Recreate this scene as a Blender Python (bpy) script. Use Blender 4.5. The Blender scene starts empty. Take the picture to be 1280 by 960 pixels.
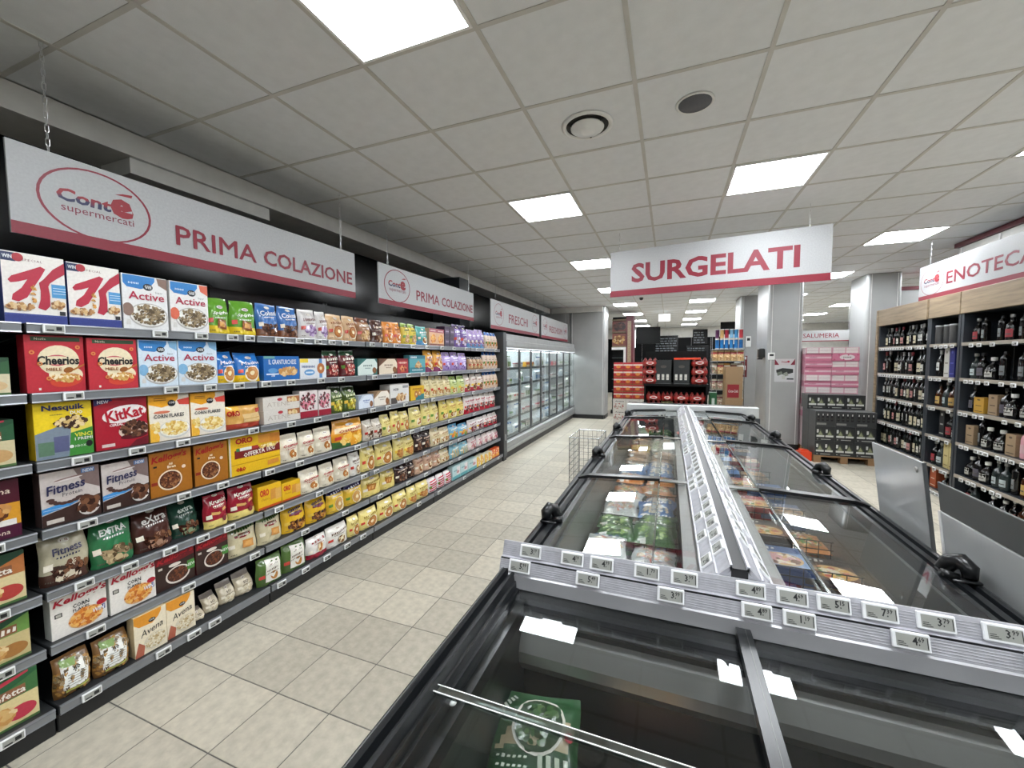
# Supermarket aisle: breakfast shelves, island freezers, wine bay.
# Axes: X to the right, Y along the aisle away from the viewer, Z up; metres.
import bpy, math, random
import numpy as np
from mathutils import Matrix, Vector

random.seed(7)
SC = bpy.context.scene
COL = SC.collection
CEIL = 3.006            # ceiling height
LIGHT_STRENGTH = 31.0   # ceiling LED panels
COOLER_STRENGTH = 34.0   # lamps inside the glass door coolers

# ------------------------------------------------------------------ camera
cam_d = bpy.data.cameras.new('camera'); cam = bpy.data.objects.new('camera', cam_d); COL.objects.link(cam)
cam_d.sensor_fit = 'HORIZONTAL'; cam_d.sensor_width = 36.0; cam_d.lens = 36.0*507.246/1280.0
cam_d.clip_start = 0.02; cam_d.clip_end = 200
yaw, pit, rol = 0.36990, -0.05942, -0.00573
_fw = Vector((-math.sin(yaw)*math.cos(pit), math.cos(yaw)*math.cos(pit), math.sin(pit)))
_rt = Vector((math.cos(yaw), math.sin(yaw), 0)); _up = _rt.cross(_fw)
_r2 = _rt*math.cos(rol) + _up*math.sin(rol); _u2 = _r2.cross(_fw)
_m = Matrix((( _r2.x, _u2.x, -_fw.x, 0), (_r2.y, _u2.y, -_fw.y, 0), (_r2.z, _u2.z, -_fw.z, 1.6), (0, 0, 0, 1)))
cam.matrix_world = _m
SC.camera = cam

# ------------------------------------------------------------------ world and view
w = bpy.data.worlds.new('world'); SC.world = w; w.use_nodes = True
w.node_tree.nodes['Background'].inputs[0].default_value = (0.75, 0.78, 0.8, 1)
w.node_tree.nodes['Background'].inputs[1].default_value = 0.25
SC.view_settings.view_transform = 'Standard'; SC.view_settings.look = 'None'
SC.view_settings.gamma = 1.0; SC.view_settings.use_curve_mapping = False
SC.view_settings.exposure = 0.2
SC.cycles.max_bounces = 8; SC.cycles.transparent_max_bounces = 16
SC.cycles.sample_clamp_indirect = 6.0

# ------------------------------------------------------------------ helpers
def lin(h):
    if not isinstance(h, str): return tuple(h)
    h = h.lstrip('#'); o = []
    if len(h) == 3: h = h[0]*2+h[1]*2+h[2]*2
    for i in (0, 2, 4):
        c = int(h[i:i+2], 16)/255.0
        o.append(c/12.92 if c <= 0.04045 else ((c+0.055)/1.055)**2.4)
    return tuple(o)

MATS = {}
def pmat(name, col='#808080', rough=0.5, metal=0.0, var=0.06, scale=8.0, bump=0.0, bscale=60.0, emit=0.0, rand=0.0, spec=0.5):
    """Node-based surface: base colour with faint noise, optional relief, optional variation from piece to piece."""
    if name in MATS: return MATS[name]
    m = bpy.data.materials.new(name); m.use_nodes = True; MATS[name] = m
    nt = m.node_tree; b = nt.nodes['Principled BSDF']; L = nt.links.new
    c = lin(col)
    tc = nt.nodes.new('ShaderNodeTexCoord')
    n = nt.nodes.new('ShaderNodeTexNoise'); n.inputs['Scale'].default_value = scale; n.inputs['Detail'].default_value = 3
    L(tc.outputs['Object'], n.inputs['Vector'])
    r = nt.nodes.new('ShaderNodeMapRange'); r.inputs['To Min'].default_value = 1-var; r.inputs['To Max'].default_value = 1+var
    r.inputs['From Min'].default_value = 0.3; r.inputs['From Max'].default_value = 0.7
    L(n.outputs['Fac'], r.inputs['Value'])
    mx = nt.nodes.new('ShaderNodeVectorMath'); mx.operation = 'SCALE'; mx.inputs[0].default_value = c
    sc_in = r.outputs['Result']
    if rand:
        oi = nt.nodes.new('ShaderNodeObjectInfo'); r2 = nt.nodes.new('ShaderNodeMapRange')
        r2.inputs['To Min'].default_value = 1-rand; r2.inputs['To Max'].default_value = 1+rand
        L(oi.outputs['Random'], r2.inputs['Value'])
        mu = nt.nodes.new('ShaderNodeMath'); mu.operation = 'MULTIPLY'
        L(r.outputs['Result'], mu.inputs[0]); L(r2.outputs['Result'], mu.inputs[1]); sc_in = mu.outputs[0]
    L(sc_in, mx.inputs['Scale']); L(mx.outputs['Vector'], b.inputs['Base Color'])
    b.inputs['Roughness'].default_value = rough; b.inputs['Metallic'].default_value = metal
    b.inputs['Specular IOR Level'].default_value = spec
    if bump:
        n2 = nt.nodes.new('ShaderNodeTexNoise'); n2.inputs['Scale'].default_value = bscale; n2.inputs['Detail'].default_value = 4
        L(tc.outputs['Object'], n2.inputs['Vector'])
        bp = nt.nodes.new('ShaderNodeBump'); bp.inputs['Strength'].default_value = bump; bp.inputs['Distance'].default_value = 0.002
        L(n2.outputs['Fac'], bp.inputs['Height']); L(bp.outputs['Normal'], b.inputs['Normal'])
    if emit:
        b.inputs['Emission Color'].default_value = (0.955, 1.0, 1.045, 1); b.inputs['Emission Strength'].default_value = emit
    return m

def print_mat(name, rough, coat=0.0, spec=0.5, gain=0.80):
    """Printed packaging: ink colour comes from the mesh's own colour attribute."""
    if name in MATS: return MATS[name]
    m = bpy.data.materials.new(name); m.use_nodes = True; MATS[name] = m
    nt = m.node_tree; b = nt.nodes['Principled BSDF']; L = nt.links.new
    a = nt.nodes.new('ShaderNodeAttribute'); a.attribute_name = 'Col'
    n = nt.nodes.new('ShaderNodeTexNoise'); n.inputs['Scale'].default_value = 90; n.inputs['Detail'].default_value = 2
    tc = nt.nodes.new('ShaderNodeTexCoord'); L(tc.outputs['Object'], n.inputs['Vector'])
    r = nt.nodes.new('ShaderNodeMapRange'); r.inputs['To Min'].default_value = 0.94*gain; r.inputs['To Max'].default_value = 1.06*gain
    r.inputs['From Min'].default_value = 0.3; r.inputs['From Max'].default_value = 0.7
    L(n.outputs['Fac'], r.inputs['Value'])
    s = nt.nodes.new('ShaderNodeVectorMath'); s.operation = 'SCALE'
    L(a.outputs['Color'], s.inputs[0]); L(r.outputs['Result'], s.inputs['Scale']); L(s.outputs['Vector'], b.inputs['Base Color'])
    b.inputs['Roughness'].default_value = rough; b.inputs['Coat Weight'].default_value = coat
    b.inputs['Specular IOR Level'].default_value = spec
    return m

def glass_mat(name, tint='#dfe6e2', ior=1.45, rough=0.0, keep=1.0, boost=0.0):
    """Thin clear sheet: see-through with Fresnel reflection."""
    if name in MATS: return MATS[name]
    m = bpy.data.materials.new(name); m.use_nodes = True; MATS[name] = m
    nt = m.node_tree; nt.nodes.clear(); L = nt.links.new
    o = nt.nodes.new('ShaderNodeOutputMaterial'); t = nt.nodes.new('ShaderNodeBsdfTransparent')
    c = lin(tint); t.inputs[0].default_value = (c[0], c[1], c[2], 1)
    g = nt.nodes.new('ShaderNodeBsdfGlossy'); g.inputs['Roughness'].default_value = rough
    g.inputs[0].default_value = (0.95, 0.97, 0.96, 1)
    f = nt.nodes.new('ShaderNodeFresnel'); ge = nt.nodes.new('ShaderNodeNewGeometry'); mr = nt.nodes.new('ShaderNodeMapRange')
    mr.inputs['To Min'].default_value = ior; mr.inputs['To Max'].default_value = 1/ior   # same reflectance on both faces of the sheet
    L(ge.outputs['Backfacing'], mr.inputs['Value']); L(mr.outputs['Result'], f.inputs['IOR'])
    add = nt.nodes.new('ShaderNodeMath'); add.operation = 'ADD'; add.use_clamp = True; add.inputs[1].default_value = boost
    L(f.outputs[0], add.inputs[0])
    mx = nt.nodes.new('ShaderNodeMixShader'); L(add.outputs[0], mx.inputs[0]); L(t.outputs[0], mx.inputs[1]); L(g.outputs[0], mx.inputs[2])
    L(mx.outputs[0], o.inputs[0])
    return m

class MB:
    """Collects faces of one mesh: vertices, polygons, ink colour and material slot per polygon."""
    def __init__(s): s.v = []; s.f = []; s.c = []; s.m = []
    def add(s, vs, fs, col=(0.8, 0.8, 0.8), mi=0):
        k = len(s.v); s.v.extend(vs)
        per = isinstance(col, list)
        if not per and not callable(col): col = lin(col)
        for i, f in enumerate(fs):
            s.f.append([j+k for j in f]); s.m.append(mi)
            s.c.append(col[i] if per else col)
        return s
    def quad(s, a, b, c, d, col=(0.8,)*3, mi=0): return s.add([a, b, c, d], [(0, 1, 2, 3)], col, mi)
    def box(s, x0, x1, y0, y1, z0, z1, col=(0.8,)*3, mi=0, b=0.0):
        if b <= 0:
            v = [(x, y, z) for z in (z0, z1) for y in (y0, y1) for x in (x0, x1)]
            return s.add(v, [(0, 2, 3, 1), (4, 5, 7, 6), (0, 1, 5, 4), (2, 6, 7, 3), (0, 4, 6, 2), (1, 3, 7, 5)], col, mi)
        v = []; f = []
        b = min(b, (x1-x0)*.49, (y1-y0)*.49, (z1-z0)*.49)
        X = (x0, x1); Y = (y0, y1); Z = (z0, z1); idx = {}
        for ix in (0, 1):
            for iy in (0, 1):
                for iz in (0, 1):
                    sx, sy, sz = (1-2*ix)*b, (1-2*iy)*b, (1-2*iz)*b
                    p = (X[ix], Y[iy], Z[iz])
                    idx[ix, iy, iz, 0] = len(v); v.append((p[0], p[1]+sy, p[2]+sz))
                    idx[ix, iy, iz, 1] = len(v); v.append((p[0]+sx, p[1], p[2]+sz))
                    idx[ix, iy, iz, 2] = len(v); v.append((p[0]+sx, p[1]+sy, p[2]))
        I = idx
        def q(*k): f.append([I[t] for t in k])
        q((0,0,0,0),(0,0,1,0),(0,1,1,0),(0,1,0,0)); q((1,0,0,0),(1,1,0,0),(1,1,1,0),(1,0,1,0))
        q((0,0,0,1),(1,0,0,1),(1,0,1,1),(0,0,1,1)); q((0,1,0,1),(0,1,1,1),(1,1,1,1),(1,1,0,1))
        q((0,0,0,2),(0,1,0,2),(1,1,0,2),(1,0,0,2)); q((0,0,1,2),(1,0,1,2),(1,1,1,2),(0,1,1,2))
        for a in (0, 1):
            for c in (0, 1):
                e = [I[0,a,c,1], I[1,a,c,1], I[1,a,c,2], I[0,a,c,2]]; f.append(e if a != c else e[::-1])
                e = [I[a,0,c,0], I[a,1,c,0], I[a,1,c,2], I[a,0,c,2]]; f.append(e if a == c else e[::-1])
                e = [I[a,c,0,0], I[a,c,1,0], I[a,c,1,1], I[a,c,0,1]]; f.append(e if a != c else e[::-1])
        for a in (0, 1):
            for c in (0, 1):
                for d in (0, 1):
                    t = [I[a,c,d,0], I[a,c,d,1], I[a,c,d,2]]
                    f.append(t if (a+c+d) % 2 == 1 else t[::-1])
        return s.add(v, f, col, mi)
    def tube(s, pts, r, n=8, col=(0.8,)*3, mi=0, cap=True):
        pts = [Vector(p) for p in pts]; rings = []; vs = []; fs = []
        for i, p in enumerate(pts):
            d = (pts[min(i+1, len(pts)-1)]-pts[max(i-1, 0)]).normalized()
            a = d.orthogonal().normalized() if i == 0 else (rings[-1]-d*rings[-1].dot(d)).normalized()
            rings.append(a); bb = d.cross(a)
            rr = r[i] if isinstance(r, (list, tuple)) else r
            for k in range(n):
                t = 2*math.pi*k/n; vs.append(tuple(p+a*math.cos(t)*rr+bb*math.sin(t)*rr))
        for i in range(len(pts)-1):
            for k in range(n):
                fs.append((i*n+k, i*n+(k+1) % n, (i+1)*n+(k+1) % n, (i+1)*n+k))
        if cap: fs.append(tuple(range(n))[::-1]); fs.append(tuple((len(pts)-1)*n+k for k in range(n)))
        return s.add(vs, fs, col, mi)
    def lathe(s, prof, n=14, c=(0, 0, 0), col=(0.8,)*3, mi=0, cols=None):
        vs = []; fs = []; fc = []
        for r, z in prof:
            for k in range(n):
                t = 2*math.pi*k/n; vs.append((c[0]+r*math.cos(t), c[1]+r*math.sin(t), c[2]+z))
        for i in range(len(prof)-1):
            for k in range(n):
                fs.append((i*n+k, i*n+(k+1) % n, (i+1)*n+(k+1) % n, (i+1)*n+k)); fc.append(lin(cols[i]) if cols else None)
        fs.append(tuple(range(n))[::-1]); fs.append(tuple((len(prof)-1)*n+k for k in range(n)))
        if cols: fc += [lin(cols[0]), lin(cols[-1])]
        return s.add(vs, fs, fc if cols else col, mi)
    def prism(s, poly, a0, a1, axis='x', col=(0.8,)*3, mi=0):
        """Extrude a 2D outline between a0 and a1 along an axis; outline coordinates are the two other axes in order."""
        def P(a, p): return {'x': (a, p[0], p[1]), 'y': (p[0], a, p[1]), 'z': (p[0], p[1], a)}[axis]
        n = len(poly); vs = [P(a0, p) for p in poly]+[P(a1, p) for p in poly]
        fs = [(i, (i+1) % n, n+(i+1) % n, n+i) for i in range(n)]+[tuple(range(n))[::-1], tuple(range(n, 2*n))]
        return s.add(vs, fs, col, mi)
    def mesh(s, name, mats, smooth=False, colors=False):
        me = bpy.data.meshes.new(name); me.from_pydata(s.v, [], s.f)
        if not isinstance(mats, (list, tuple)): mats = [mats]
        for m in mats: me.materials.append(m)
        if len(mats) > 1: me.polygons.foreach_set('material_index', s.m)
        if smooth: me.polygons.foreach_set('use_smooth', [True]*len(s.f))
        if colors:
            at = me.color_attributes.new('Col', 'FLOAT_COLOR', 'CORNER'); buf = []
            for f, c in zip(s.f, s.c):
                if callable(c):
                    for i in f: q = c(s.v[i]); buf += (q[0], q[1], q[2], 1)
                else: buf += (c[0], c[1], c[2], 1)*len(f)
            at.data.foreach_set('color', buf)
        return me
    def obj(s, name, mats, parent=None, smooth=False, colors=False, loc=None):
        return link(name, s.mesh(name, mats, smooth, colors), parent, loc)

def link(name, me, parent=None, loc=None, rz=0.0):
    o = bpy.data.objects.new(name, me); COL.objects.link(o)
    if parent is not None: o.parent = parent
    if loc is not None: o.location = loc
    if rz: o.rotation_euler[2] = rz
    return o

def thing(name, label, cat, loc=(0, 0, 0), rz=0.0, group=None):
    o = bpy.data.objects.new(name, None); COL.objects.link(o); o.empty_display_size = 0.05
    o.location = loc; o.rotation_euler[2] = rz
    return tag(o, label, cat, group)

def tag(o, label, cat, group=None):
    o['label'] = label; o['category'] = cat
    if group: o['group'] = group
    return o

def struct(o, label=None):
    o['kind'] = 'structure'
    if label: o['label'] = label
    return o

ORD = ['leftmost', 'second', 'third', 'fourth', 'fifth', 'sixth', 'seventh', 'eighth', 'ninth', 'tenth',
       'eleventh', 'twelfth', 'thirteenth', 'fourteenth', 'fifteenth', 'sixteenth', 'seventeenth', 'eighteenth', 'nineteenth', 'twentieth']

# ------------------------------------------------------------------ lettering
_TC = {}
READ = {'WIN', 'SPECIAL', 'Active', 'Super', 'Cheerios', 'MIELE', 'Nesquik', 'DUO', 'VINCI', 'I PREMI', 'XBOX', 'NEW', 'KitKat', 'CEREAL', 'CORN FLAKES',
        'Fitness', 'Protein', "Kellogg's", 'CORN', 'FLAKES', 'All', 'Bran', 'Avena', 'BIO', 'Spighe', 'Colussi', 'Macine', 'IL GRANTURCHESE', 'ORO', 'Classico',
        'OFFERTA 1KG', 'ATENE', 'Ottimini', 'EXTRA', 'eXtra', 'extra', 'Krumiri', 'CLASSICO', 'Granfetta', 'Bella Buona', 'COD', 'VOI', 'Nestle', 'SO',
        'Cont', 'e', 'supermercati', 'PRIMA', 'COLAZIONE', 'SURGELATI', 'ENOTECA', 'FRESCHI', 'FRESCHISSIMI', 'SALUMERIA', 'Coca-Cola', 'Acqua', 'Buone'}
def text_geo(st, bold=0.0, shear=0.0, res=2, space=1.0):
    k = (st, bold, shear, res, space)
    if k in _TC: return _TC[k]
    cu = bpy.data.curves.new('lettering', 'FONT'); cu.body = st; cu.size = 1.0
    cu.offset = bold; cu.shear = shear; cu.resolution_u = res; cu.fill_mode = 'FRONT'; cu.space_character = space
    o = bpy.data.objects.new('lettering', cu); me = bpy.data.meshes.new_from_object(o)
    v = np.zeros(len(me.vertices)*3); me.vertices.foreach_get('co', v); v = v.reshape(-1, 3)[:, :2]
    f = [tuple(p.vertices) for p in me.polygons]
    bpy.data.objects.remove(o); bpy.data.curves.remove(cu); bpy.data.meshes.remove(me)
    mn, mxx = v.min(0), v.max(0)
    _TC[k] = (v-mn, f, mxx-mn)
    return _TC[k]

# ------------------------------------------------------------------ printed fronts
class Art:
    """A printed front: operations in unit coordinates (u to the right, v up) of a face w by h."""
    def __init__(s, w, h, base): s.w = w; s.h = h; s.base = lin(base); s.ras = []; s.geo = []
    def R(s, x0, y0, x1, y1, c): s.ras.append(('P', [(x0, y0), (x1, y0), (x1, y1), (x0, y1)], lin(c))); return s
    def P(s, pts, c): s.ras.append(('P', pts, lin(c))); return s
    def E(s, cx, cy, rx, ry, c, rot=0.0):
        pts = []
        for k in range(22):
            t = 2*math.pi*k/22; x = math.cos(t)*rx*s.w; y = math.sin(t)*ry*s.h
            pts.append((cx+(x*math.cos(rot)-y*math.sin(rot))/s.w, cy+(x*math.sin(rot)+y*math.cos(rot))/s.h))
        s.ras.append(('P', pts, lin(c))); return s
    def T(s, st, cx, cy, hh, c, bold=0.02, shear=0.0, rot=0.0, width=None, space=1.0):
        """Word centred at cx, cy with letter height hh (fraction of h) and, if given, width (fraction of w)."""
        if st not in READ: return s.SCRIB(len(st), cx, cy, hh, c, rot, width or hh*s.h*.6*len(st)/s.w)
        bd = bold; multi = bold > .004 and any(ch in 'MWmw' for ch in st)   # letters with narrow notches are thickened by offset copies
        v, f, sz = text_geo(st, 0.0 if multi else bold, shear, 1 if hh*s.h < 0.03 else 2, space)
        k = hh*s.h/sz[1]; kx = k if width is None else width*s.w/sz[0]
        p = (v-sz/2)*np.array([kx, k]); cr, sr = math.cos(rot), math.sin(rot)
        p = np.stack([p[:, 0]*cr-p[:, 1]*sr, p[:, 0]*sr+p[:, 1]*cr], 1)
        for dx, dy in (((0, 0), (bd, 0), (-bd, 0), (0, bd), (0, -bd)) if multi else ((0, 0),)):
            s.geo.append(([(cx+(a+dx*k*.8)/s.w, cy+(b+dy*k*.8)/s.h) for a, b in p], f, c if callable(c) else lin(c)))
        return s
    def SCRIB(s, n, cx, cy, hh, c, rot, width):
        """Small print that cannot be read in the photograph: a row of uneven strokes."""
        rn = random.Random(n*31+int(cx*97)); vs = []; fs = []
        for i in range(n):
            x = (i-(n-1)/2)*width/n*s.w; a = width/n*.36*s.w; b = hh*s.h*(.28+.22*rn.random()); k = len(vs)
            for dx, dy in ((-a, -b), (a*.6, -b), (a, b*.8), (-a*.5, b)):
                X = x+dx; Y = dy; vs.append((cx+(X*math.cos(rot)-Y*math.sin(rot))/s.w, cy+(X*math.sin(rot)+Y*math.cos(rot))/s.h))
            fs.append((k, k+1, k+2, k+3))
        s.geo.append((vs, fs, lin(c))); return s
    def RING(s, cx, cy, ro, ri, c, hole=None, n=16):
        """Round biscuit; radii as a fraction of the width."""
        vs = []; fs = []
        for k in range(n):
            t = 2*math.pi*k/n
            for r in (ro, ri): vs.append((cx+math.cos(t)*r, cy+math.sin(t)*r*s.w/s.h))
        for k in range(n): a = 2*k; b = 2*((k+1) % n); fs.append((a, b, b+1, a+1))
        s.geo.append((vs, fs, lin(c)))
        if hole: s.geo.append(([vs[2*k+1] for k in range(n)], [tuple(range(n))], lin(hole)))
        return s
    def DISC(s, cx, cy, r, c, n=14, ry=None):
        ry = r*s.w/s.h if ry is None else ry
        s.geo.append(([(cx+math.cos(2*math.pi*k/n)*r, cy+math.sin(2*math.pi*k/n)*ry) for k in range(n)], [tuple(range(n))], lin(c))); return s
    def BAR(s, pts, c):
        pts = list(pts)
        if len(pts) != 4: s.geo.append((pts, [tuple(range(len(pts)))], lin(c))); return s
        n = 5; vs = []; fs = []; A, B, C, E = [np.array(q) for q in pts]   # four-sided print is divided so that it follows a bulge
        for j in range(n+1):
            for i in range(n+1):
                u = i/n; v = j/n; vs.append(tuple((A*(1-u)+B*u)*(1-v)+(E*(1-u)+C*u)*v))
        for j in range(n):
            for i in range(n): k = j*(n+1)+i; fs.append((k, k+1, k+n+2, k+n+1))
        s.geo.append((vs, fs, lin(c))); return s
    def FOOD(s, cx, cy, rx, ry, cols, n=34, sz=0.055, seed=3):
        """Heap of flakes or biscuits pictured inside an oval."""
        rn = random.Random(seed); vs = []; fs = []; cc = []; n = int(n*1.8)
        for i in range(n):
            a = rn.random()*6.283; r = math.sqrt(rn.random())
            x = cx+math.cos(a)*r*rx; y = cy+math.sin(a)*r*ry; q = sz*(0.6+0.7*rn.random()); t0 = rn.random()*3; k = len(vs)
            el = 0.55+0.4*rn.random()
            for j in range(6):
                t = 2*math.pi*j/6; dx = math.cos(t)*q; dy = math.sin(t)*q*el
                vs.append((x+dx*math.cos(t0)-dy*math.sin(t0), y+(dx*math.sin(t0)+dy*math.cos(t0))*s.w/s.h))
            fs.append(tuple(range(k, k+6))); cc.append(lin(cols[rn.randrange(len(cols))]))
        s.geo.append((vs, fs, cc)); return s

def _inside(poly, x, y):
    r = False; n = len(poly); j = n-1
    for i in range(n):
        xi, yi = poly[i]; xj, yj = poly[j]
        if (yi > y) != (yj > y) and x < (xj-xi)*(y-yi)/(yj-yi)+xi: r = not r
        j = i
    return r

def clipu(p): return [(min(max(a, 0.0), 1.0), min(max(b, 0.0), 1.0)) for a, b in p]

def flat_art(mb, art, fn, off=0.0004, step=0.00025, mi=0):
    """Lay a printed front on a flat face; fn(u, v, out) gives the point."""
    k = 0
    for _, pts, c in art.ras:
        o = off+step*k; k += 1
        q = clipu(pts); mb.add([fn(a, b, o) for a, b in q], [tuple(range(len(q)))], c, mi)
    for vs, fs, c in art.geo:
        o = off+step*k; k += 1
        q = clipu(vs); mb.add([fn(a, b, o+(i*1e-6)) for i, (a, b) in enumerate(q)], fs, c, mi)

def carton(art, d, side=None, top=None):
    """Upright folding carton standing on z=0, front towards -y, centred on x."""
    mb = MB(); w, h = art.w, art.h
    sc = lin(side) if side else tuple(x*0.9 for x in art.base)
    mb.box(-w/2, w/2, 0, d, 0, h, sc, b=0.002)
    mb.quad((-w/2+.001, -.0003, .001), (w/2-.001, -.0003, .001), (w/2-.001, -.0003, h-.001), (-w/2+.001, -.0003, h-.001), art.base)
    flat_art(mb, art, lambda u, v, o: ((u-.5)*(w-.002), -.0004-o, v*(h-.002)+.001))
    if top: mb.quad((-w/2+.002, .002, h+.0004), (w/2-.002, .002, h+.0004), (w/2-.002, d-.002, h+.0004), (-w/2+.002, d-.002, h+.0004), top)
    return mb

PR_PILLOW = [(0, .55), (.05, .85), (.2, 1), (.5, .97), (.72, .66), (.86, .26), (.92, .07), (1, .04)]
PR_BLOCK = [(0, .9), (.04, 1), (.3, 1), (.62, .97), (.8, .66), (.9, .2), (.94, .07), (1, .05)]
def bag(art, d, prof=PR_PILLOW, lean=0.12, seed=1, side=None, nu=20, nv=26, top_w=0.92):
    """Sealed film bag standing on z=0, front towards -y: bulging front and back with a crimped top."""
    w, h = art.w, art.h; mb = MB(); rn = random.Random(seed); ph = [rn.random()*6 for _ in range(4)]
    pv = [p[0] for p in prof]; pq = [p[1] for p in prof]
    def half(u, v, s):
        t = max(0.0, 1-abs(2*u-1)**2.6)**0.55; q = float(np.interp(v, pv, pq))
        wid = 1.0 if v < .55 else 1-(1-top_w)*((v-.55)/.45)
        wr = 0.0035*math.sin(11*u+9*v+ph[0])*math.sin(6*v+ph[1])+0.002*math.sin(23*u-14*v+ph[2])
        x = (u-.5)*w*wid+0.004*math.sin(7*v+ph[3])*(v > .05)
        y = d/2+s*(d/2*t*q+wr*t*min(1, q*2))+lean*h*v*v*0.6
        z = v*h-(0.010*h*math.sin(5*u+ph[1]) if v > .95 else 0)
        return (x, y, max(0.0, z))
    def front(u, v, o):
        x, y, z = half(u, v, -1); return (x, y-o*3-0.0026, z)
    sc = lin(side) if side else art.base
    vs = []; fs = []; cc = []
    for j in range(nv+1):
        for i in range(nu+1): vs.append(half(i/nu, j/nv, -1))
    for j in range(nv):
        for i in range(nu):
            a = j*(nu+1)+i; fs.append((a, a+1, a+nu+2, a+nu+1))
            u = (i+.5)/nu; v = (j+.5)/nv; c = art.base
            for _, poly, pc in art.ras:
                if _inside(poly, u, v): c = pc
            cc.append(c)
    mb.add(vs, fs, cc)
    bu, bv = 8, 10; vs = []; fs = []
    for j in range(bv+1):
        for i in range(bu+1): vs.append(half(i/bu, j/bv, 1))
    for j in range(bv):
        for i in range(bu): a = j*(bu+1)+i; fs.append((a+1, a, a+bu+1, a+bu+2))
    mb.add(vs, fs, sc)
    e = [half(i/8, 0, -1) for i in range(9)]+[half(i/8, 0, 1) for i in range(8, -1, -1)]
    mb.add(e, [tuple(range(18))[::-1]], sc)
    for k, (p, f, c) in enumerate(art.geo):
        p = clipu(p)
        mb.add([front(a, b, .0005+.0002*k) for a, b in p], f, c)
    return mb
# ================================================================== the building
M_TILE = pmat('floor_tile', '#b5ae9e', 0.42, var=0.13, scale=22, bump=0.6, bscale=60, rand=0.13)
M_GROUT = pmat('floor_grout', '#5d5b57', 0.8)
M_CT = pmat('ceiling_tile', '#e2e4e6', 0.9, var=0.03, scale=14, bump=0.25, bscale=220)
M_CG = pmat('ceiling_grid', '#c4c2bc', 0.5)
M_WALL = pmat('painted_wall', '#d5d4cf', 0.7)
M_BLACKP = pmat('black_gloss_panel', '#0b0c0e', 0.2, var=0.2, scale=3, spec=.35)
M_BLACK = pmat('black_steel', '#17181a', 0.45)
M_DARK = pmat('dark_grey_panel', '#3c3f42', 0.4)
M_GREYM = pmat('brushed_grey_cladding', '#a4a5a4', 0.36, metal=0.25, var=0.05, scale=3)
M_GREYW = pmat('grey_wall', '#7d7c78', 0.7)
M_SKIRT = pmat('black_skirting', '#1b1b1c', 0.5)
M_RED = pmat('dark_red_trim', '#5a1c26', 0.5)
M_WHITE = pmat('white_enamel', '#e9e9e7', 0.4)
M_LED = pmat('led_diffuser', '#ffffff', 0.5, emit=LIGHT_STRENGTH, var=0.0)
M_LEDC = pmat('cooler_led', '#ffffff', 0.5, emit=COOLER_STRENGTH, var=0.0)

X0, X1, Y0, Y1 = -3.5, 6.6, -3.2, 19.9

# ---- floor: slab with the tile pattern far away, single tiles where they can be told apart
TS = 0.3200; TX0, TY0 = -1.4854*1.6, 0.63115*1.6
def tiled_floor():
    m = bpy.data.materials.new('floor_slab'); m.use_nodes = True; nt = m.node_tree; L = nt.links.new; b = nt.nodes['Principled BSDF']
    tc = nt.nodes.new('ShaderNodeTexCoord'); mp = nt.nodes.new('ShaderNodeMapping')
    mp.inputs['Location'].default_value = (-TX0, -TY0, 0); L(tc.outputs['Object'], mp.inputs['Vector'])
    br = nt.nodes.new('ShaderNodeTexBrick'); br.offset = 0; br.squash = 1
    br.inputs['Scale'].default_value = 1; br.inputs['Brick Width'].default_value = TS; br.inputs['Row Height'].default_value = TS
    br.inputs['Mortar Size'].default_value = 0.003; br.inputs['Mortar Smooth'].default_value = 0
    br.inputs['Color1'].default_value = (*lin('#c0b9a9'), 1); br.inputs['Color2'].default_value = (*lin('#b2ab9c'), 1); br.inputs['Mortar'].default_value = (*lin('#5d5b57'), 1)
    L(mp.outputs['Vector'], br.inputs['Vector']); L(br.outputs['Color'], b.inputs['Base Color']); b.inputs['Roughness'].default_value = 0.42
    return m
floor = struct(MB().box(X0-.2, X1+.2, Y0-.2, Y1+.2, -0.12, -0.0015).obj('floor', tiled_floor()))
tile_me = {}
for k in range(4):
    mb = MB(); mb.box(0.0024, TS-.0024, 0.0024, TS-.0024, -0.004, 0.0, b=0.0012)
    tile_me[k] = mb.mesh('floor_tile', M_TILE)
nt_ = 0
for (ia, ib, ja, jb) in ((-1, 7, -3, 17), (7, 9, 8, 16), (11, 17, 5, 22)):
    for i in range(ia, ib):
        for j in range(ja, jb):
            x = TX0+i*TS; y = TY0+j*TS
            if nt_ >= 298: continue
            link('floor_tile', tile_me[(i*7+j*3) % 4], floor, (x, y, 0)); nt_ += 1

# ---- ceiling: slab, grid bars, lay-in tiles
ceiling = struct(MB().box(X0-.2, X1+.2, Y0-.2, Y1+.2, CEIL+.03, CEIL+.15).obj('ceiling', M_WALL))
GX0, GY0 = -2.5874, 1.6362
LIGHTS = set()
for ci in (2, 5, 8, 11):
    for cj in range(-9, 31, 4):
        LIGHTS.add((ci, cj+0 if ci != 99 else cj))
i_lo, i_hi = -1, 15; j_lo, j_hi = -8, 30
ct = MB().box(0.008, .592, 0.008, .592, 0.004, 0.02, b=0.003).mesh('ceiling_tile', M_CT)
nfar = MB(); cnt = 0
for j in range(j_lo, j_hi):
    for i in range(i_lo, i_hi):
        if (i, j) in LIGHTS: continue
        x = GX0+.6*i; y = GY0+.6*j
        near = -2 <= j < 17
        if i == -1:   # cut tile along the left soffit
            if near: link('ceiling_tile', ct, ceiling, (-3.1, y, CEIL)).scale = ((GX0+3.1)/.6, 1, 1)
            continue
        if near and cnt < 290: link('ceiling_tile', ct, ceiling, (x, y, CEIL)); cnt += 1
        else: nfar.box(x+.008, x+.592, y+.008, y+.592, CEIL+.004, CEIL+.02)
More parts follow.
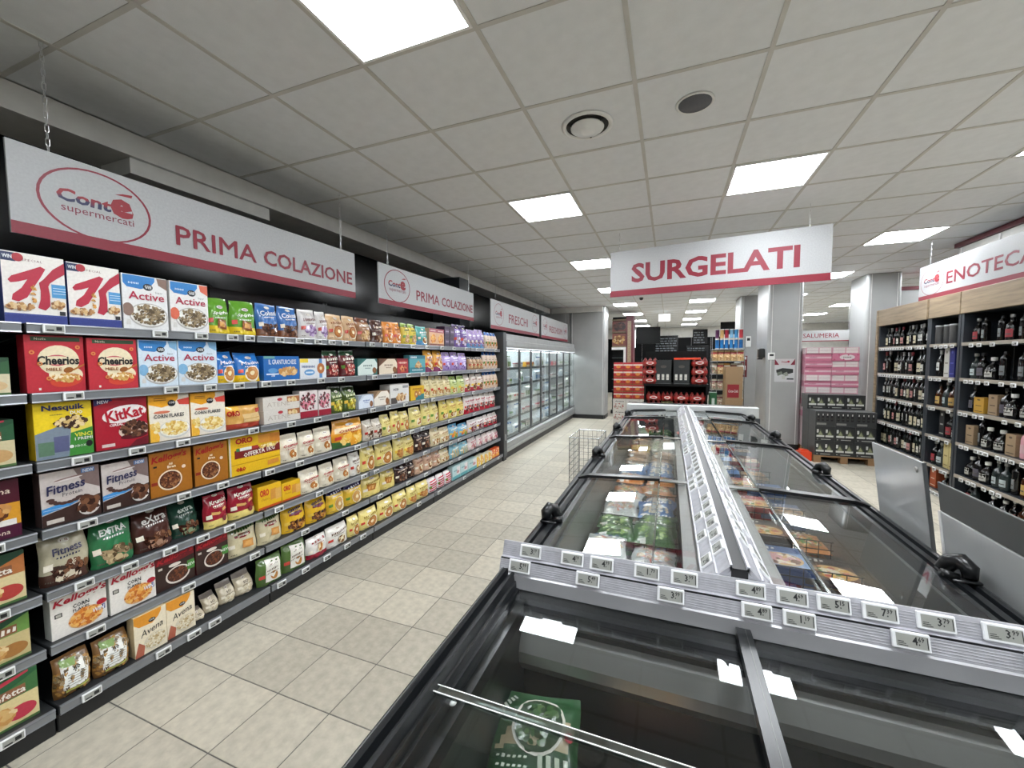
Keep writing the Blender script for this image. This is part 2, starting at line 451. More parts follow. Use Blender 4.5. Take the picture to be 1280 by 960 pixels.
o = nfar.obj('far_ceiling_tiles', M_CT, ceiling); o['kind'] = 'stuff'
bars_me = {}
for i in range(0, i_hi+1):
    x = GX0+.6*i
    MB().box(x-.011, x+.011, Y0, Y1, CEIL, CEIL+.012).obj('grid_bar', M_CG, ceiling)
for j in range(j_lo, j_hi+1):
    y = GY0+.6*j
    if y < Y0 or y > Y1: continue
    MB().box(-3.1, X1, y-.011, y+.011, CEIL+.0004, CEIL+.0124).obj('grid_bar', M_CG, ceiling)

# ---- ceiling LED panels
lf = MB()
for a, b_, c, d in ((.012, .588, .012, .026), (.012, .588, .574, .588), (.012, .026, .026, .574), (.574, .588, .026, .574)):
    lf.box(a, b_, c, d, -.004, .014)
lf = lf.mesh('frame', M_WHITE); ld = MB().box(.024, .576, .024, .576, -.001, .010).mesh('diffuser', M_LED)
LIGHT_LABEL = {(2, -1): 'largest LED ceiling panel, cut off by the top edge of the photo', (2, 3): 'square LED ceiling panel left of the round ceiling vent and hanging sign',
    (5, 3): 'bright LED ceiling panel just above the hanging frozen food sign', (8, 7): 'LED ceiling panel left of the wine department sign',
    (2, 7): 'LED ceiling panel partly hidden by the left end of the frozen food sign', (5, 7): 'LED ceiling panel hidden behind the middle of the frozen food sign',
    (8, 11): 'LED ceiling panel beside the right edge of the frozen food sign', (8, 3): 'LED ceiling panel clipped by the right edge of the photo'}
for (i, j) in sorted(LIGHTS):
    x = GX0+.6*i; y = GY0+.6*j
    if y < Y0 or y+.6 > Y1 or x+.6 > X1: continue
    lab = LIGHT_LABEL.get((i, j), 'small bright LED panel in the ceiling further down the store' if j > 7 else 'LED ceiling panel outside the picture')
    t = thing('ceiling_light', lab, 'ceiling light', (x, y, CEIL), 0, 'LED ceiling panels')
    link('frame', lf, t); link('diffuser', ld, t)

# ---- walls
struct(MB().box(X0-.1, X0, Y0, Y1, 0, CEIL).obj('wall_left', M_BLACKP))
struct(MB().box(X1, X1+.1, Y0, Y1, 0, CEIL).obj('wall_right', M_GREYW))
wb = struct(MB().box(X0, X1, Y1, Y1+.1, 0, CEIL).obj('wall_back', M_WALL))
struct(MB().box(X0, X1, Y0-.1, Y0, 0, CEIL).obj('wall_front', M_GREYW))
# black panelling on the back wall, in panels
pn = MB().box(.004, 1.046, -.02, 0, 0.0, 2.56, b=.003).mesh('wall_panel', pmat('black_wall_panel', '#0a0b0c', .55, spec=.12))
for k in range(7): link('wall_panel', pn, wb, (-3.3+k*1.05, Y1, 0))
# dropped soffit along the left side
sf = struct(MB().box(-3.48, -3.1, Y0, 10.95, 2.865, CEIL).obj('trim_1', M_WALL), 'white dropped soffit along the left edge of the ceiling')
struct(MB().box(-3.44, -3.13, 1.56, 2.5, 2.77, 2.864).obj('trim_2', M_WALL), 'short pale boxing under the left soffit')
# dark return behind the shelf heads and grey boxing next to the coolers
struct(MB().box(-3.48, -3.0, 5.55, 5.86, 2.05, 2.864).obj('trim_3', M_DARK), 'dark grey pier beside the first cooler sign')
o = struct(MB().box(-3.48, -2.56, 10.96, 11.6, 0.0, CEIL).obj('wall_cooler_end', M_GREYM), 'grey clad wall panel at the end of the coolers')
struct(MB().box(-3.05, -1.66, 10.9, 10.955, 2.86, CEIL).obj('trim_4', M_WALL), 'pale beam over the cooler end wall')

def column(name, x0, x1, y0, y1, label, z1=CEIL, r=.05, skirt=True):
    """Clad column with rounded corners, upright joints and a skirting."""
    poly = []
    for cx, cy, a0 in ((x1-r, y1-r, 0), (x0+r, y1-r, 90), (x0+r, y0+r, 180), (x1-r, y0+r, 270)):
        for k in range(5):
            a = math.radians(a0+k*22.5); poly.append((cx+r*math.cos(a), cy+r*math.sin(a)))
    mb = MB(); mb.prism(poly, 0.0, z1-.001, 'z')
    c = struct(mb.obj(name, M_GREYM), label)
    for sx, sy in ((x0+r+.012, y0), (x1-r-.012, y0)):
        MB().box(sx-.004, sx+.004, sy-.003, sy+.002, .1, z1-.01).obj('joint_strip', M_WHITE, c)
    if skirt:
        pm = [(x+(0.006 if x > (x0+x1)/2 else -.006), y+(0.006 if y > (y0+y1)/2 else -.006)) for x, y in poly]
        MB().prism(pm, 0.0, .10, 'z').obj('skirting', M_SKIRT, c)
    return c
column('column_1', -2.55, -1.60, 11.0, 11.6, 'grey metal clad column at the end of the coolers')
column('column_2', 1.60, 2.12, 8.30, 9.30, 'wide grey metal clad column behind the freezers with a poster')
column('column_3', 1.48, 1.95, 10.5, 11.3, 'grey clad column further back, partly hidden by the wide column')
column('column_4', 3.08, 3.55, 8.60, 9.30, 'grey clad column between the pink packs and the wine shelf')
struct(MB().box(3.55, 5.2, 8.75, 8.95, 0, 2.72).obj('wall_partition', M_GREYM), 'grey partition wall behind the wine shelf')
struct(MB().box(3.55, 5.2, 8.74, 8.96, 2.721, 2.78).obj('trim_5', M_RED), 'dark red cap on the grey partition')
# bulkhead above the wine shelf
bk = struct(MB().box(3.33, 3.5, -2, 6.78, 2.0, 2.95).obj('wall_bulkhead', M_WALL), 'white panelled bulkhead above the wine shelf')
for k in range(14):
    MB().box(3.318, 3.33, 6.72-k*.62-.012, 6.72-k*.62+.012, 2.0, 2.94).obj('joint_strip', M_WHITE, bk)
struct(MB().box(3.29, 3.52, -2, 6.8, 2.951, 3.004).obj('trim_6', M_RED), 'dark red edge where the bulkhead meets the ceiling')
# low skirting at the cooler end wall
struct(MB().box(-2.56, -1.62, 10.93, 10.999, 0, .1).obj('baseboard_cooler_end', M_SKIRT))

# ---- things set in the ceiling
v = thing('ceiling_vent', 'round white ceiling air diffuser with raised centre dome', 'vent', (-.485, 2.53, CEIL))
M_VD = pmat('vent_dark', '#1f1d1b', 0.7); M_VG = pmat('speaker_mesh', '#5f6064', 0.75, var=.15, scale=300)
MB().lathe([(.152, .002), (.152, -.004), (.140, -.010), (.128, -.008), (.124, .002)], 32).obj('rim', M_WHITE, v, smooth=True)
MB().lathe([(.126, .0), (.126, -.002)], 32).obj('throat', M_VD, v)
MB().lathe([(.100, -.012), (.098, -.018), (.05, -.024), (.045, -.034), (.03, -.044), (.0, -.046)], 32).obj('dome', M_WHITE, v, smooth=True)
for a in (90, 210, 330):
    a = math.radians(a); c, s_ = math.cos(a), math.sin(a)
    MB().tube([(c*.05, s_*.05, -.018), (c*.126, s_*.126, -.005)], .006, 6).obj('spoke', M_VD, v)
sp = thing('ceiling_speaker', 'round grey ceiling loudspeaker with white rim', 'speaker', (.108, 2.53, CEIL))
MB().lathe([(.098, .002), (.098, -.005), (.090, -.008), (.085, -.004)], 28).obj('rim', M_WHITE, sp, smooth=True)
MB().lathe([(.086, -.003), (.084, -.007), (.0, -.009)], 28).obj('grille', M_VG, sp, smooth=True)
# ================================================================== hanging signs
M_SIGN = print_mat('sign_print', 0.5, gain=0.45)
M_CHAIN = pmat('chain_steel', '#c9cacb', 0.3, metal=0.9)
RED = '#b01e3c'
def logo(art, cx, cy, rx, ry, line=.06, small=True, full=True):
    """Oval store emblem: ring, two-tone name with a red e and accent, second line under it."""
    n = 36; vs = []; fs = []
    for k in range(n):
        t = 2*math.pi*k/n
        for q in (1.0, 1-line): vs.append((cx+math.cos(t)*rx*q, cy+math.sin(t)*ry*(q if q == 1 else 1-line)))
    for k in range(n): a = 2*k; b = 2*((k+1) % n); fs.append((a, b, b+1, a+1))
    art.geo.append((vs, fs, lin(RED)))
    zc = cy+ry*.10
    hi, lo = lin('#c01f32'), lin('#252a66'); hh = ry*.36
    v, f, sz = text_geo('Cont', .035, 0.08, 2)
    k = hh*art.h/sz[1]; p = (v-sz/2)*k*np.array([.92*rx*art.w/(sz[0]*k), 1.0])
    top = zc*art.h
    pts = [(cx-rx*.24+a/art.w, zc+b/art.h) for a, b in p]
    art.geo.append((pts, f, ('split', zc, hi, lo)))
    art.T('e', cx+rx*.42, zc+.02*ry, ry*.58, '#c01f32', bold=.065, width=rx*.44)
    art.BAR([(cx+rx*.30, zc+ry*.40), (cx+rx*.62, zc+ry*.43), (cx+rx*.64, zc+ry*.52), (cx+rx*.45, zc+ry*.48)], '#c01f32')
    art.T('supermercati', cx, cy-ry*.28, ry*.26, '#a52748', bold=.0, width=rx*1.28)

def sign(name, label, W, Hh, art_fn, loc, rz, chains, both=False, strip=.135):
    """Foam board sign: front towards local -y; chains given as local x positions run up to the ceiling."""
    t = thing(name, label, 'sign', loc, rz)
    art = Art(W, Hh, '#e9eaeb'); art.R(0, 0, 1, strip, RED); art_fn(art)
    mb = MB(); mb.box(-W/2, W/2, 0, .012, 0, Hh, lin('#e9eaeb'), b=.001)
    for i, (vs, fs, c) in enumerate(art.geo):
        if isinstance(c, tuple) and c and c[0] == 'split':
            _, zc, hi, lo = c
            art.geo[i] = (vs, fs, (lambda q, z0=zc*Hh, hi=hi, lo=lo: hi if q[2] > z0-.004 else lo))
    sides = [(1, 0.0, -1)]+([(-1, .012, 1)] if both else [])
    for sx, yb, sy in sides:
        flat_art(mb, art, lambda u, v, o: (sx*(u-.5)*W, yb+sy*(.0002+o), v*Hh))
    mb.obj('board', M_SIGN, t, colors=True)
    for cx in chains:
        n = max(3, int((CEIL-loc[2]-Hh)/.028)); c = MB(); z = Hh-.004; ln = (CEIL-loc[2]-Hh)/n
        for k in range(n):
            a, b_ = z+k*ln-.004, z+(k+1)*ln+.004; d = .006
            e = (lambda q, zz: (cx+q, .006, zz)) if k % 2 else (lambda q, zz: (cx, .006+q, zz))
            c.tube([e(-d, a+.006), e(-d, b_-.006), e(0, b_), e(d, b_-.006), e(d, a+.006), e(0, a), e(-d, a+.006)], .0016, 5, cap=False)
        c.obj('chain', M_CHAIN, t)
    return t
def a_prima(a):
    logo(a, .145, .52, .105, .42, .05)
    a.T('PRIMA', .425, .415, .27, RED, bold=.018, width=.235); a.T('COLAZIONE', .775, .415, .27, RED, bold=.018, width=.41)
def a_surg(a): a.T('SURGELATI', .50, .49, .42, RED, bold=.03, width=.765)
def a_enoteca(a):
    logo(a, .115, .50, .10, .40, .03); a.T('ENOTECA', .50, .47, .34, RED, bold=.012, width=.53); logo(a, .885, .50, .10, .40, .03)
def a_freschi(a):
    logo(a, .13, .53, .08, .38, .04); a.T('FRESCHI', .50, .47, .34, RED, bold=.012, width=.40); logo(a, .88, .53, .08, .38, .04)
def a_freschis(a):
    logo(a, .12, .53, .08, .38, .04); a.T('FRESCHISSIMI', .50, .47, .30, RED, bold=.01, width=.50); logo(a, .88, .53, .08, .38, .04)
def a_salu(a): a.T('SALUMERIA', .41, .54, .40, RED, bold=.012, width=.66)
R90 = math.pi/2
sign('hanging_sign', 'largest white and red breakfast sign at the left, closest to the camera', 2.0, .386, a_prima, (-2.574, 1.86, 2.146), R90, (-.87, .85))
sign('hanging_sign', 'second white and red breakfast sign, between the first one and the coolers', 2.0, .386, a_prima, (-2.574, 4.165, 2.146), R90, (-.85, .87), strip=.125)
sign('hanging_sign', 'white and red fresh food sign above the near end of the coolers', 2.5, .455, a_freschi, (-2.574, 7.0, 2.09), R90, (-1.05, 1.0), strip=.12)
sign('hanging_sign', 'white and red sign above the far end of the coolers', 2.4, .475, a_freschis, (-2.574, 9.6, 2.075), R90, (-1.0, 1.0), strip=.12)
sign('hanging_sign', 'large white and red frozen food sign hanging over the island freezers', 2.0, .50, a_surg, (.352, 4.618, 2.30), math.atan2(-.263, 1.997), (-.90, .83))
sign('hanging_sign', 'white and red wine department sign above the wine shelf', 2.3, .41, a_enoteca, (2.9, 5.49, 2.302), -R90, (-.95, .9), strip=.12)
sign('hanging_sign', 'small white delicatessen sign far back above the pink packs', 1.25, .30, a_salu, (4.005, 13.6, 2.06), 0, (-.5, .5), strip=.08)
# ================================================================== breakfast packaging
M_CARD = print_mat('printed_carton', 0.38, gain=0.88)
M_FILM = print_mat('printed_film', 0.24, coat=0.3, gain=0.92)
DS = {}
def D(key, kind, w, h, d, desc, base, fn, side=None, cat=None, **kw):
    DS[key] = dict(kind=kind, w=w, h=h, d=d, desc=desc, base=base, fn=fn, side=side, cat=cat or ('cereal box' if kind == 'box' else 'bag'), kw=kw, me=None)
def dmesh(key):
    q = DS[key]
    if q['me'] is None:
        a = Art(q['w'], q['h'], q['base']); q['fn'](a)
        if q['kind'] == 'box': q['me'] = carton(a, q['d'], q['side'], q['kw'].get('top')).mesh(key, M_CARD, colors=True)
        else: q['me'] = bag(a, q['d'], side=q['side'], seed=len(key)*7+ord(key[0]), **q['kw']).mesh(key, M_FILM, smooth=True, colors=True)
    return q['me']
FLK = ['#d9a253', '#c98a3c', '#b87530', '#e7c07e']; CHO = ['#4a2a1c', '#5d3826', '#35190f', '#7a5138']; OAT = ['#8d7a5c', '#6f5d42', '#a99470', '#58472f']
CRN = ['#e8c56a', '#f0d78a', '#d8a94b', '#f7e7b4']; NUT = ['#b98a55', '#8a5a32', '#d6b07a', '#e3c79a']; RNG = '#a9642c'; CRM = '#f3dfae'

def f_specialk(a):
    a.R(0, 0, 1, .115, '#2c3a86').R(0, .115, 1, .135, '#3f4d95')
    a.R(0, .865, .22, .985, '#27355f').E(.25, .93, .09, .06, '#b02a38').T('WIN', .09, .925, .05, '#e8ecf4', .03, width=.14)
    a.T('SPECIAL', .47, .905, .032, '#77343e', .0, width=.32, space=1.3)
    a.P([(.08, .60), (.14, .66), (.35, .74), (.60, .84), (.68, .81), (.60, .69), (.47, .52), (.36, .37), (.22, .30), (.12, .32), (.14, .40), (.28, .50), (.38, .63), (.24, .585), (.12, .56)], '#bb2440')
    a.P([(.56, .60), (.64, .66), (.80, .82), (1, .94), (1, .77), (.86, .69), (.74, .61), (.71, .56), (.73, .42), (.72, .27), (.64, .20), (.52, .23), (.57, .36), (.58, .48)], '#b3203c')
    a.R(.76, .40, 1, .60, '#4f9ad0').R(.78, .54, 1, .548, '#d7e8f3').R(.78, .50, 1, .508, '#d7e8f3').R(.78, .46, 1, .468, '#d7e8f3')
    a.FOOD(.26, .235, .22, .05, NUT, 26, .045).FOOD(.85, .29, .11, .05, NUT, 14, .045, 5).FOOD(.46, .43, .04, .12, FLK, 8, .035, 8)
    a.R(.87, .14, .97, .20, '#26262a')
D('specialk', 'box', .195, .285, .065, 'white cereal box with big red K', '#efeae4', f_specialk, '#34447f')

def f_active(bl, acc):
    def f(a):
        a.P([(.02, .99), (.02, .84), (.10, .77), (.40, .75), (.62, .82), (.72, .92), (.72, .99)], '#2f7fc4').T('Cereali', .24, .85, .04, '#dcecf8', 0)
        a.E(.56, .80, .11, .065, '#22262b').T('COD', .56, .815, .04, '#f5f5f5', .02, width=.16).T('VOI', .56, .785, .035, '#f5f5f5', .02, width=.14)
        a.P([(.76, .99), (.80, .86), (1, .78), (1, .99)], acc)
        a.T('Active', .52, .625, .145, '#b12144', .012, width=.80).T('Super', .80, .71, .05, '#555', 0)
        a.E(.55, .27, .44, .23, '#b9b6b0').E(.55, .275, .41, .205, '#f4f2ec').FOOD(.55, .28, .37, .18, OAT, 70, .045, 4).E(.10, .36, .12, .12, acc)
        a.R(.05, .08, .14, .18, '#d9d7d2')
    return f
D('active_b', 'box', .195, .272, .06, 'white muesli box with cocoa swirl', '#e9e9e8', f_active(0, '#8a6f62'))
D('active_r', 'box', .195, .270, .06, 'white muesli box with red fruit', '#eae8e6', f_active(0, '#d9694e'))
D('active_bl', 'box', .195, .243, .06, 'pale blue muesli box with grain bowl', '#d5e3ee', f_active(1, '#7fb1d6'))

def f_cheer(a):
    a.R(.10, .90, .94, .975, '#2f4a2c').T('Nestle', .25, .937, .04, '#e8e2c8', 0)
    a.E(.55, .56, .36, .27, '#efe0bd').E(.66, .30, .30, .16, '#efe0bd').E(.52, .56, .22, .10, '#d2606a').E(.52, .56, .30, .075, '#efe0bd')
    a.T('Cheerios', .54, .56, .155, '#1c1a19', .035, width=.72).T('MIELE', .45, .40, .055, '#9a5a22', .02, width=.26)
    a.E(.66, .20, .29, .12, '#d8472f', .15).FOOD(.66, .25, .24, .07, ['#e9c98a', '#d8a95c', '#f3e3c2', '#c68a43'], 50, .04, 6)
    a.P([(.66, .36), (.78, .40), (1, .50), (1, .475), (.80, .375)], '#b77428').E(.70, .385, .09, .05, '#9a5a1c', .3)
    for x, y in ((.10, .70), (.22, .50), (.35, .24), (.88, .80)): a.RING(x, y, .045, .018, '#e08a4a')
    a.R(.18, .04, .22, .08, '#f0e9df')
D('cheerios', 'box', .195, .246, .06, 'red honey ring cereal box with cream cloud', '#c22a38', f_cheer, '#a3222e')
def f_nesq(a):
    a.P([(0, 1), (0, .45), (.35, .55), (1, .70), (1, 1)], '#efcf1c').P([(0, .45), (.35, .55), (.62, .60), (.55, 0), (0, 0)], '#7d8a98')
    a.P([(.55, 0), (.60, .42), (1, .50), (1, 0)], '#3d8a35').T('Nesquik', .50, .885, .13, '#26285c', .035, width=.74).T('DUO', .72, .79, .065, '#f2f2ee', .02, width=.22)
    a.FOOD(.62, .62, .26, .10, ['#4a2d1d', '#e6cf9d', '#d8b777', '#3a2015'], 40, .055, 2)
    a.T('VINCI', .82, .375, .075, '#e9e34a', .02, width=.32).T('I PREMI', .82, .30, .05, '#f2f2ee', .02, width=.32)
    a.E(.60, .17, .04, .03, '#e8ece6').T('XBOX', .75, .17, .04, '#e8ece6', 0).R(.30, .10, .56, .38, '#5b5f83').R(.04, .06, .30, .30, '#5f7f66').E(.92, .19, .06, .06, '#191919')
    a.T('Nuovo gusto', .36, .775, .025, '#3a3a3a', 0)
D('nesquik', 'box', .195, .25, .06, 'yellow green cereal box with prize banner', '#e9d75a', f_nesq, '#caa71a')
def f_kit(a):
    a.P([(0, .86), (0, 1), (.30, 1), (.34, .95)], '#2b2a63').T('NEW', .16, .935, .06, '#e8e8f4', .02, width=.2)
    a.E(.56, .67, .43, .17, '#efe8e6', .15).T('KitKat', .56, .675, .22, '#b3162b', .03, rot=.15, width=.74).T('CEREAL', .38, .47, .05, '#f1e9e7', .02, .1, .05, width=.26)
    a.E(.72, .33, .30, .17, '#d9c4b6', .1).FOOD(.72, .36, .26, .15, CHO, 60, .05, 5).E(.72, .21, .27, .06, '#5b0f1b', .05).R(.10, .05, .34, .11, '#e0c9c4')
    a.P([(.60, 0), (.75, .12), (1, .18), (1, 0)], '#6d1220')
D('kitkat', 'box', .205, .25, .06, 'dark red cereal box with white oval', '#a8152a', f_kit, '#7d1020')
def f_cornyel(a):
    a.P([(0, 1), (0, .80), (.30, .72), (.60, .78), (.72, .90), (.72, 1)], '#f0a81e').R(.12, .87, .42, .885, '#8a5a12').R(.12, .91, .42, .925, '#8a5a12')
    a.E(.55, .80, .10, .07, '#24262b').T('COD', .55, .815, .045, '#f5f5f5', .02, width=.15).P([(.68, .86), (1, .90), (1, .74), (.74, .76)], '#d9483a')
    a.E(.30, .62, .2, .03, '#d87a5a').T('CORN FLAKES', .47, .535, .085, '#26282f', .018, width=.76)
    a.E(.60, .23, .40, .20, '#d8d5cf').E(.60, .24, .37, .175, '#f5f1e4').FOOD(.60, .25, .32, .14, CRN, 70, .05, 4).P([(0, 0), (0, .40), (.10, .34), (.22, .10), (.20, 0)], '#f0b63a').FOOD(.12, .30, .12, .10, CRN, 14, .05, 9)
D('cornyel', 'box', .195, .25, .06, 'yellow topped corn flakes box with bowl', '#f0e7d6', f_cornyel, '#e4a82b')
def f_fitp(a):
    a.P([(.55, 1), (.70, .70), (1, .55), (1, 1)], '#7a6764').R(.68, .885, .92, .97, '#5f83b8').T('NEW', .80, .928, .06, '#eef2f8', .02, width=.19)
    a.P([(0, 0), (0, .22), (.45, .30), (1, .42), (1, 0)], '#3c2722').P([(0, .24), (.46, .31), (.60, .36), (.60, .42), (.40, .40), (0, .34)], '#3f8fd0').R(.02, .30, .45, .306, '#cfe3f2')
    for t in range(7):
        q = math.pi*(1.05+.13*t); a.E(.40+.26*math.cos(q), .50+.12*math.sin(q), .07, .03, '#4d3430')
    a.E(.46, .84, .25, .02, '#8a6f68', .1).E(.46, .82, .24, .015, '#e0d8d5', .1)
    a.T('Fitness', .40, .69, .175, '#23254f', .02, .18, .12, width=.66).T('Protein', .50, .555, .075, '#2c2a3c', .0, .15, .08, width=.34)
    a.E(.78, .22, .20, .17, '#e7e1dc').FOOD(.76, .27, .17, .14, CHO, 30, .075, 4).R(.06, .045, .34, .12, '#cfc6bd')
D('fitprot', 'box', .205, .235, .06, 'grey brown cereal box with blue stripe', '#c9bfba', f_fitp, '#4a3a36')
def f_allb(a):
    a.T("Kellogg's", .46, .85, .20, '#a31c1c', .03, .25, .10, width=.86).T('All', .48, .70, .05, '#f0e2c4', .03).T('Bran', .50, .635, .06, '#f0e2c4', .03, width=.2)
    a.E(.46, .33, .29, .23, '#ead9bf').E(.46, .33, .255, .20, '#5d3320').FOOD(.46, .33, .23, .18, ['#6b3a22', '#84502f', '#4a2413', '#9a6a44'], 60, .035, 4)
    a.E(.80, .58, .05, .04, '#e8d3c0').R(.02, .27, .16, .34, '#8e2a1c').R(.08, .66, .16, .70, '#2d2a26')
D('allbran', 'box', .195, .238, .055, 'ochre brown bran cereal box with red script', '#a8691c', f_allb, '#7f4c14')
def f_cfl(a):
    a.T("Kellogg's", .52, .84, .21, '#b0152b', .03, .25, .05, width=.98).T('CORN', .52, .635, .10, '#26262a', .02, width=.30).T('FLAKES', .52, .525, .075, '#26262a', .012, width=.30)
    a.R(.06, .50, .19, .60, '#2b2a2a').R(.08, .52, .17, .58, '#b9b5a8').E(.60, .27, .32, .24, '#e9b98a').FOOD(.60, .28, .30, .21, ['#d9822f', '#e9a34b', '#c56a20', '#f0bb66'], 80, .045, 4)
    a.R(.70, .27, .96, .40, '#2f4f93').T('WIN', .83, .335, .10, '#eef0f4', .03, .15, width=.22).E(.90, .48, .10, .07, '#b01c30')
D('cflakes', 'box', .2, .235, .06, 'white corn flakes box with large red script', '#ece7df', f_cfl, '#d5d6cf')
def f_coco(a):
    a.P([(0, .72), (0, 1), (1, 1), (1, .72), (.5, .66)], '#7a1420').T("Kellogg's", .50, .83, .19, '#c3202d', .03, .25, .10, width=.96)
    a.E(.48, .60, .16, .05, '#e9dfd3').E(.55, .30, .32, .24, '#e9dfd3').E(.55, .31, .28, .20, '#4a2618').FOOD(.55, .31, .25, .18, ['#5d2f1c', '#7a4429', '#3d1c0f'], 60, .035, 4)
    a.R(.80, .30, 1, .56, '#4c8a3d').T('NEW', .90, .44, .08, '#eef4ea', .02).R(.06, .58, .16, .64, '#d8cfc4')
D('coco', 'box', .195, .21, .055, 'dark brown cocoa puffs box with red script', '#34201b', f_coco, '#4a1319')
def f_avena(a):
    a.P([(0, 1), (0, .82), (.15, .72), (.55, .70), (.75, .80), (.85, .92), (.85, 1)], '#e0952a').E(.55, .78, .11, .05, '#2a2a2c').T('COD', .55, .79, .04, '#f2f2f2', .02)
    a.T('Avena', .52, .56, .16, '#1d1c1c', .0, .35, .18, width=.72).E(.62, .24, .36, .21, '#ddd3bd').FOOD(.62, .25, .32, .17, ['#e6d9ba', '#cdb98f', '#f0e7cf', '#b89f70'], 70, .04, 4)
    a.P([(0, .05), (.12, .35), (.30, .22), (.25, 0), (0, 0)], '#b1624a')
D('avena', 'box', .15, .208, .06, 'cream oats box with orange top', '#efe3c8', f_avena, '#d8c49a')
def f_bio(a):
    a.FOOD(.5, .45, .55, .5, OAT+['#9a6c33', '#b58745'], 90, .06, 3).P([(.16, .78), (.20, .18), (.86, .18), (.92, .80), (.6, .92)], '#e9e6dc').P([(.16, .78), (.22, .92), (.55, .84), (.62, .74), (.4, .70)], '#6d8a4a')
    a.BAR([(.18, .74), (.22, .20), (.84, .20), (.88, .74)], '#ecebe4').BAR([(.14, .90), (.18, .74), (.50, .72), (.60, .88)], '#7f9a55').T('BIO', .52, .655, .09, '#23261f', .03)
    for k in range(5): a.BAR([(.28, .54-k*.06), (.28, .525-k*.06), (.78, .525-k*.06), (.78, .54-k*.06)], '#8d8f8a')
    a.BAR([(.22, .20), (.22, .15), (.84, .15), (.84, .20)], '#b7b95a')
D('bio', 'bag', .155, .185, .075, 'clear cereal bag with pale label', '#7d5a35', f_bio)

def biscuit(desc, key, base, word, wc, ring=None, w=.17, h=.20, d=.075, top=None, bot=None, food=None, rings=((.55, .27),), shear=.0, cat='biscuit bag', wy=.68, ww=.74, wh=.11, band=None, r=.17, block=True, lean=.10, extra=None):
    def f(a):
        if top: a.R(0, .80, 1, 1, top)
        if bot: a.R(0, 0, 1, .22, bot)
        if band: a.R(.06, wy-.10, .94, wy+.10, band)
        if food: a.FOOD(.55, .27, .36, .18, food, 26, .085, len(key))
        if ring:
            for x, y in rings: a.DISC(x+.02, y-.02, r*1.3, '#f2e6c4', 14).RING(x, y, r*1.12, r*.37, ring, CRM); a.RING(x, y, r*.8, r*.66, '#c98d4e')
        if extra: extra(a)
        q = random.Random(len(key)*13+ord(key[-1]))   # small maker's mark, weight line and side text
        a.DISC(.5, wy+.17, .13, '#f0ebe0', 12, .045).SCRIB(5, .5, wy+.17, .05, '#7a4a3a', 0, .16)
        a.SCRIB(8, .5, wy-.13, .045, wc if word else '#6a5a4a', .05, .5); a.SCRIB(4, .14, .10, .04, '#5d5346', 0, .16)
        a.BAR([(.04, .30), (.20, .32), (.20, .44), (.04, .42)], q.choice(['#f2ead8', '#c9473a', '#5f8a3a', '#e9c34a']))
        if word: a.T(word, .5, wy, wh, wc, .02, shear, .08, width=ww)
    D(key, 'bag', w, h, d, desc, base, f, cat=cat, prof=PR_BLOCK if block else PR_PILLOW, lean=lean)
def sq(c, x=.55, y=.28, r=.2):
    return lambda a: a.BAR([(x-r, y-r*.55), (x+r*.8, y-r*.75), (x+r, y+r*.55), (x-r*.8, y+r*.75)], c).BAR([(x-r*.6, y-r*.3), (x+r*.45, y-r*.42), (x+r*.6, y+r*.3), (x-r*.45, y+r*.42)], '#d9a25c')
biscuit('green and yellow cereal biscuit bag', 'spighe', '#5f9a2a', 'Spighe', '#f2f4e4', w=.155, h=.215, bot='#e3c52a', extra=sq('#8a4f22'), wy=.58, ww=.66, shear=.2)
biscuit('blue biscuit bag with cocoa picture', 'colussi', '#3d6fb0', 'Colussi', '#eef3f8', w=.19, h=.217, bot='#7a4a30', food=CHO, wy=.72, wh=.15)
biscuit('white biscuit bag with purple figure', 'whitebag', '#ded9d6', 'Buongrano', '#6a3a3a', w=.17, h=.217, food=['#8a6a9a', '#c9b8d6', '#b59ac6'], wy=.66)
biscuit('beige biscuit bag with brown spiral', 'beige', '#d9b489', 'Biscotti', '#8a4a26', '#b06a34', w=.165, h=.21, rings=((.55, .36),), r=.26)
biscuit('brown biscuit bag', 'brownbag', '#9a6b48', 'Frollini', '#efe0c8', w=.165, h=.212, top='#6b3a26', food=NUT)
biscuit('dark brown cocoa biscuit bag', 'dkbrown', '#4a2a20', 'Cacao', '#e3cdb4', w=.19, h=.209, food=CHO+['#c9a27a'])
biscuit('orange biscuit bag', 'orange', '#dd8a34', 'Novellini', '#7a2e12', '#c9641c', w=.16, h=.21, r=.22, rings=((.5, .30),))
biscuit('yellow and green biscuit bag', 'yellowgr', '#d8c23c', 'Grano', '#3d6a25', w=.14, h=.215, top='#7f9c3a', food=NUT)
biscuit('teal and white biscuit bag', 'tealbag', '#4f9c96', 'Riso', '#f0f4f2', '#6a4424', w=.17, h=.203, bot='#3a7fae', r=.18)
D('peachbox', 'box', .165, .195, .07, 'peach coloured cracker box', '#e3b58f', lambda a: a.R(0, .78, 1, 1, '#a8475f').T('Delizie', .5, .88, .1, '#f4e6dc', .02, width=.7).FOOD(.52, .42, .32, .24, ['#e89a3c', '#f2c069', '#c96a2a'], 26, .08).R(0, 0, 1, .12, '#8a4a3a'), cat='biscuit box')
D('dkstack', 'box', .115, .135, .12, 'dark purple wafer carton in a stack', '#3d2c46', lambda a: a.R(.1, .3, .9, .7, '#5d4a63').T('wafer', .5, .5, .16, '#b9a6c4', .0, width=.6), cat='biscuit box')
biscuit('purple biscuit bag', 'purple', '#6d4f96', 'Milka', '#f0ecf6', w=.18, h=.25, top='#3c2a5f', food=['#d9cbe6', '#7a5a3c', '#b79ccf'])
biscuit('lilac biscuit bag with brown biscuits', 'lilac', '#a58ac2', 'Snack', '#f4eef8', w=.13, h=.23, bot='#6d9fce', food=['#8a5a3a', '#c9b4de', '#6a4a86'])
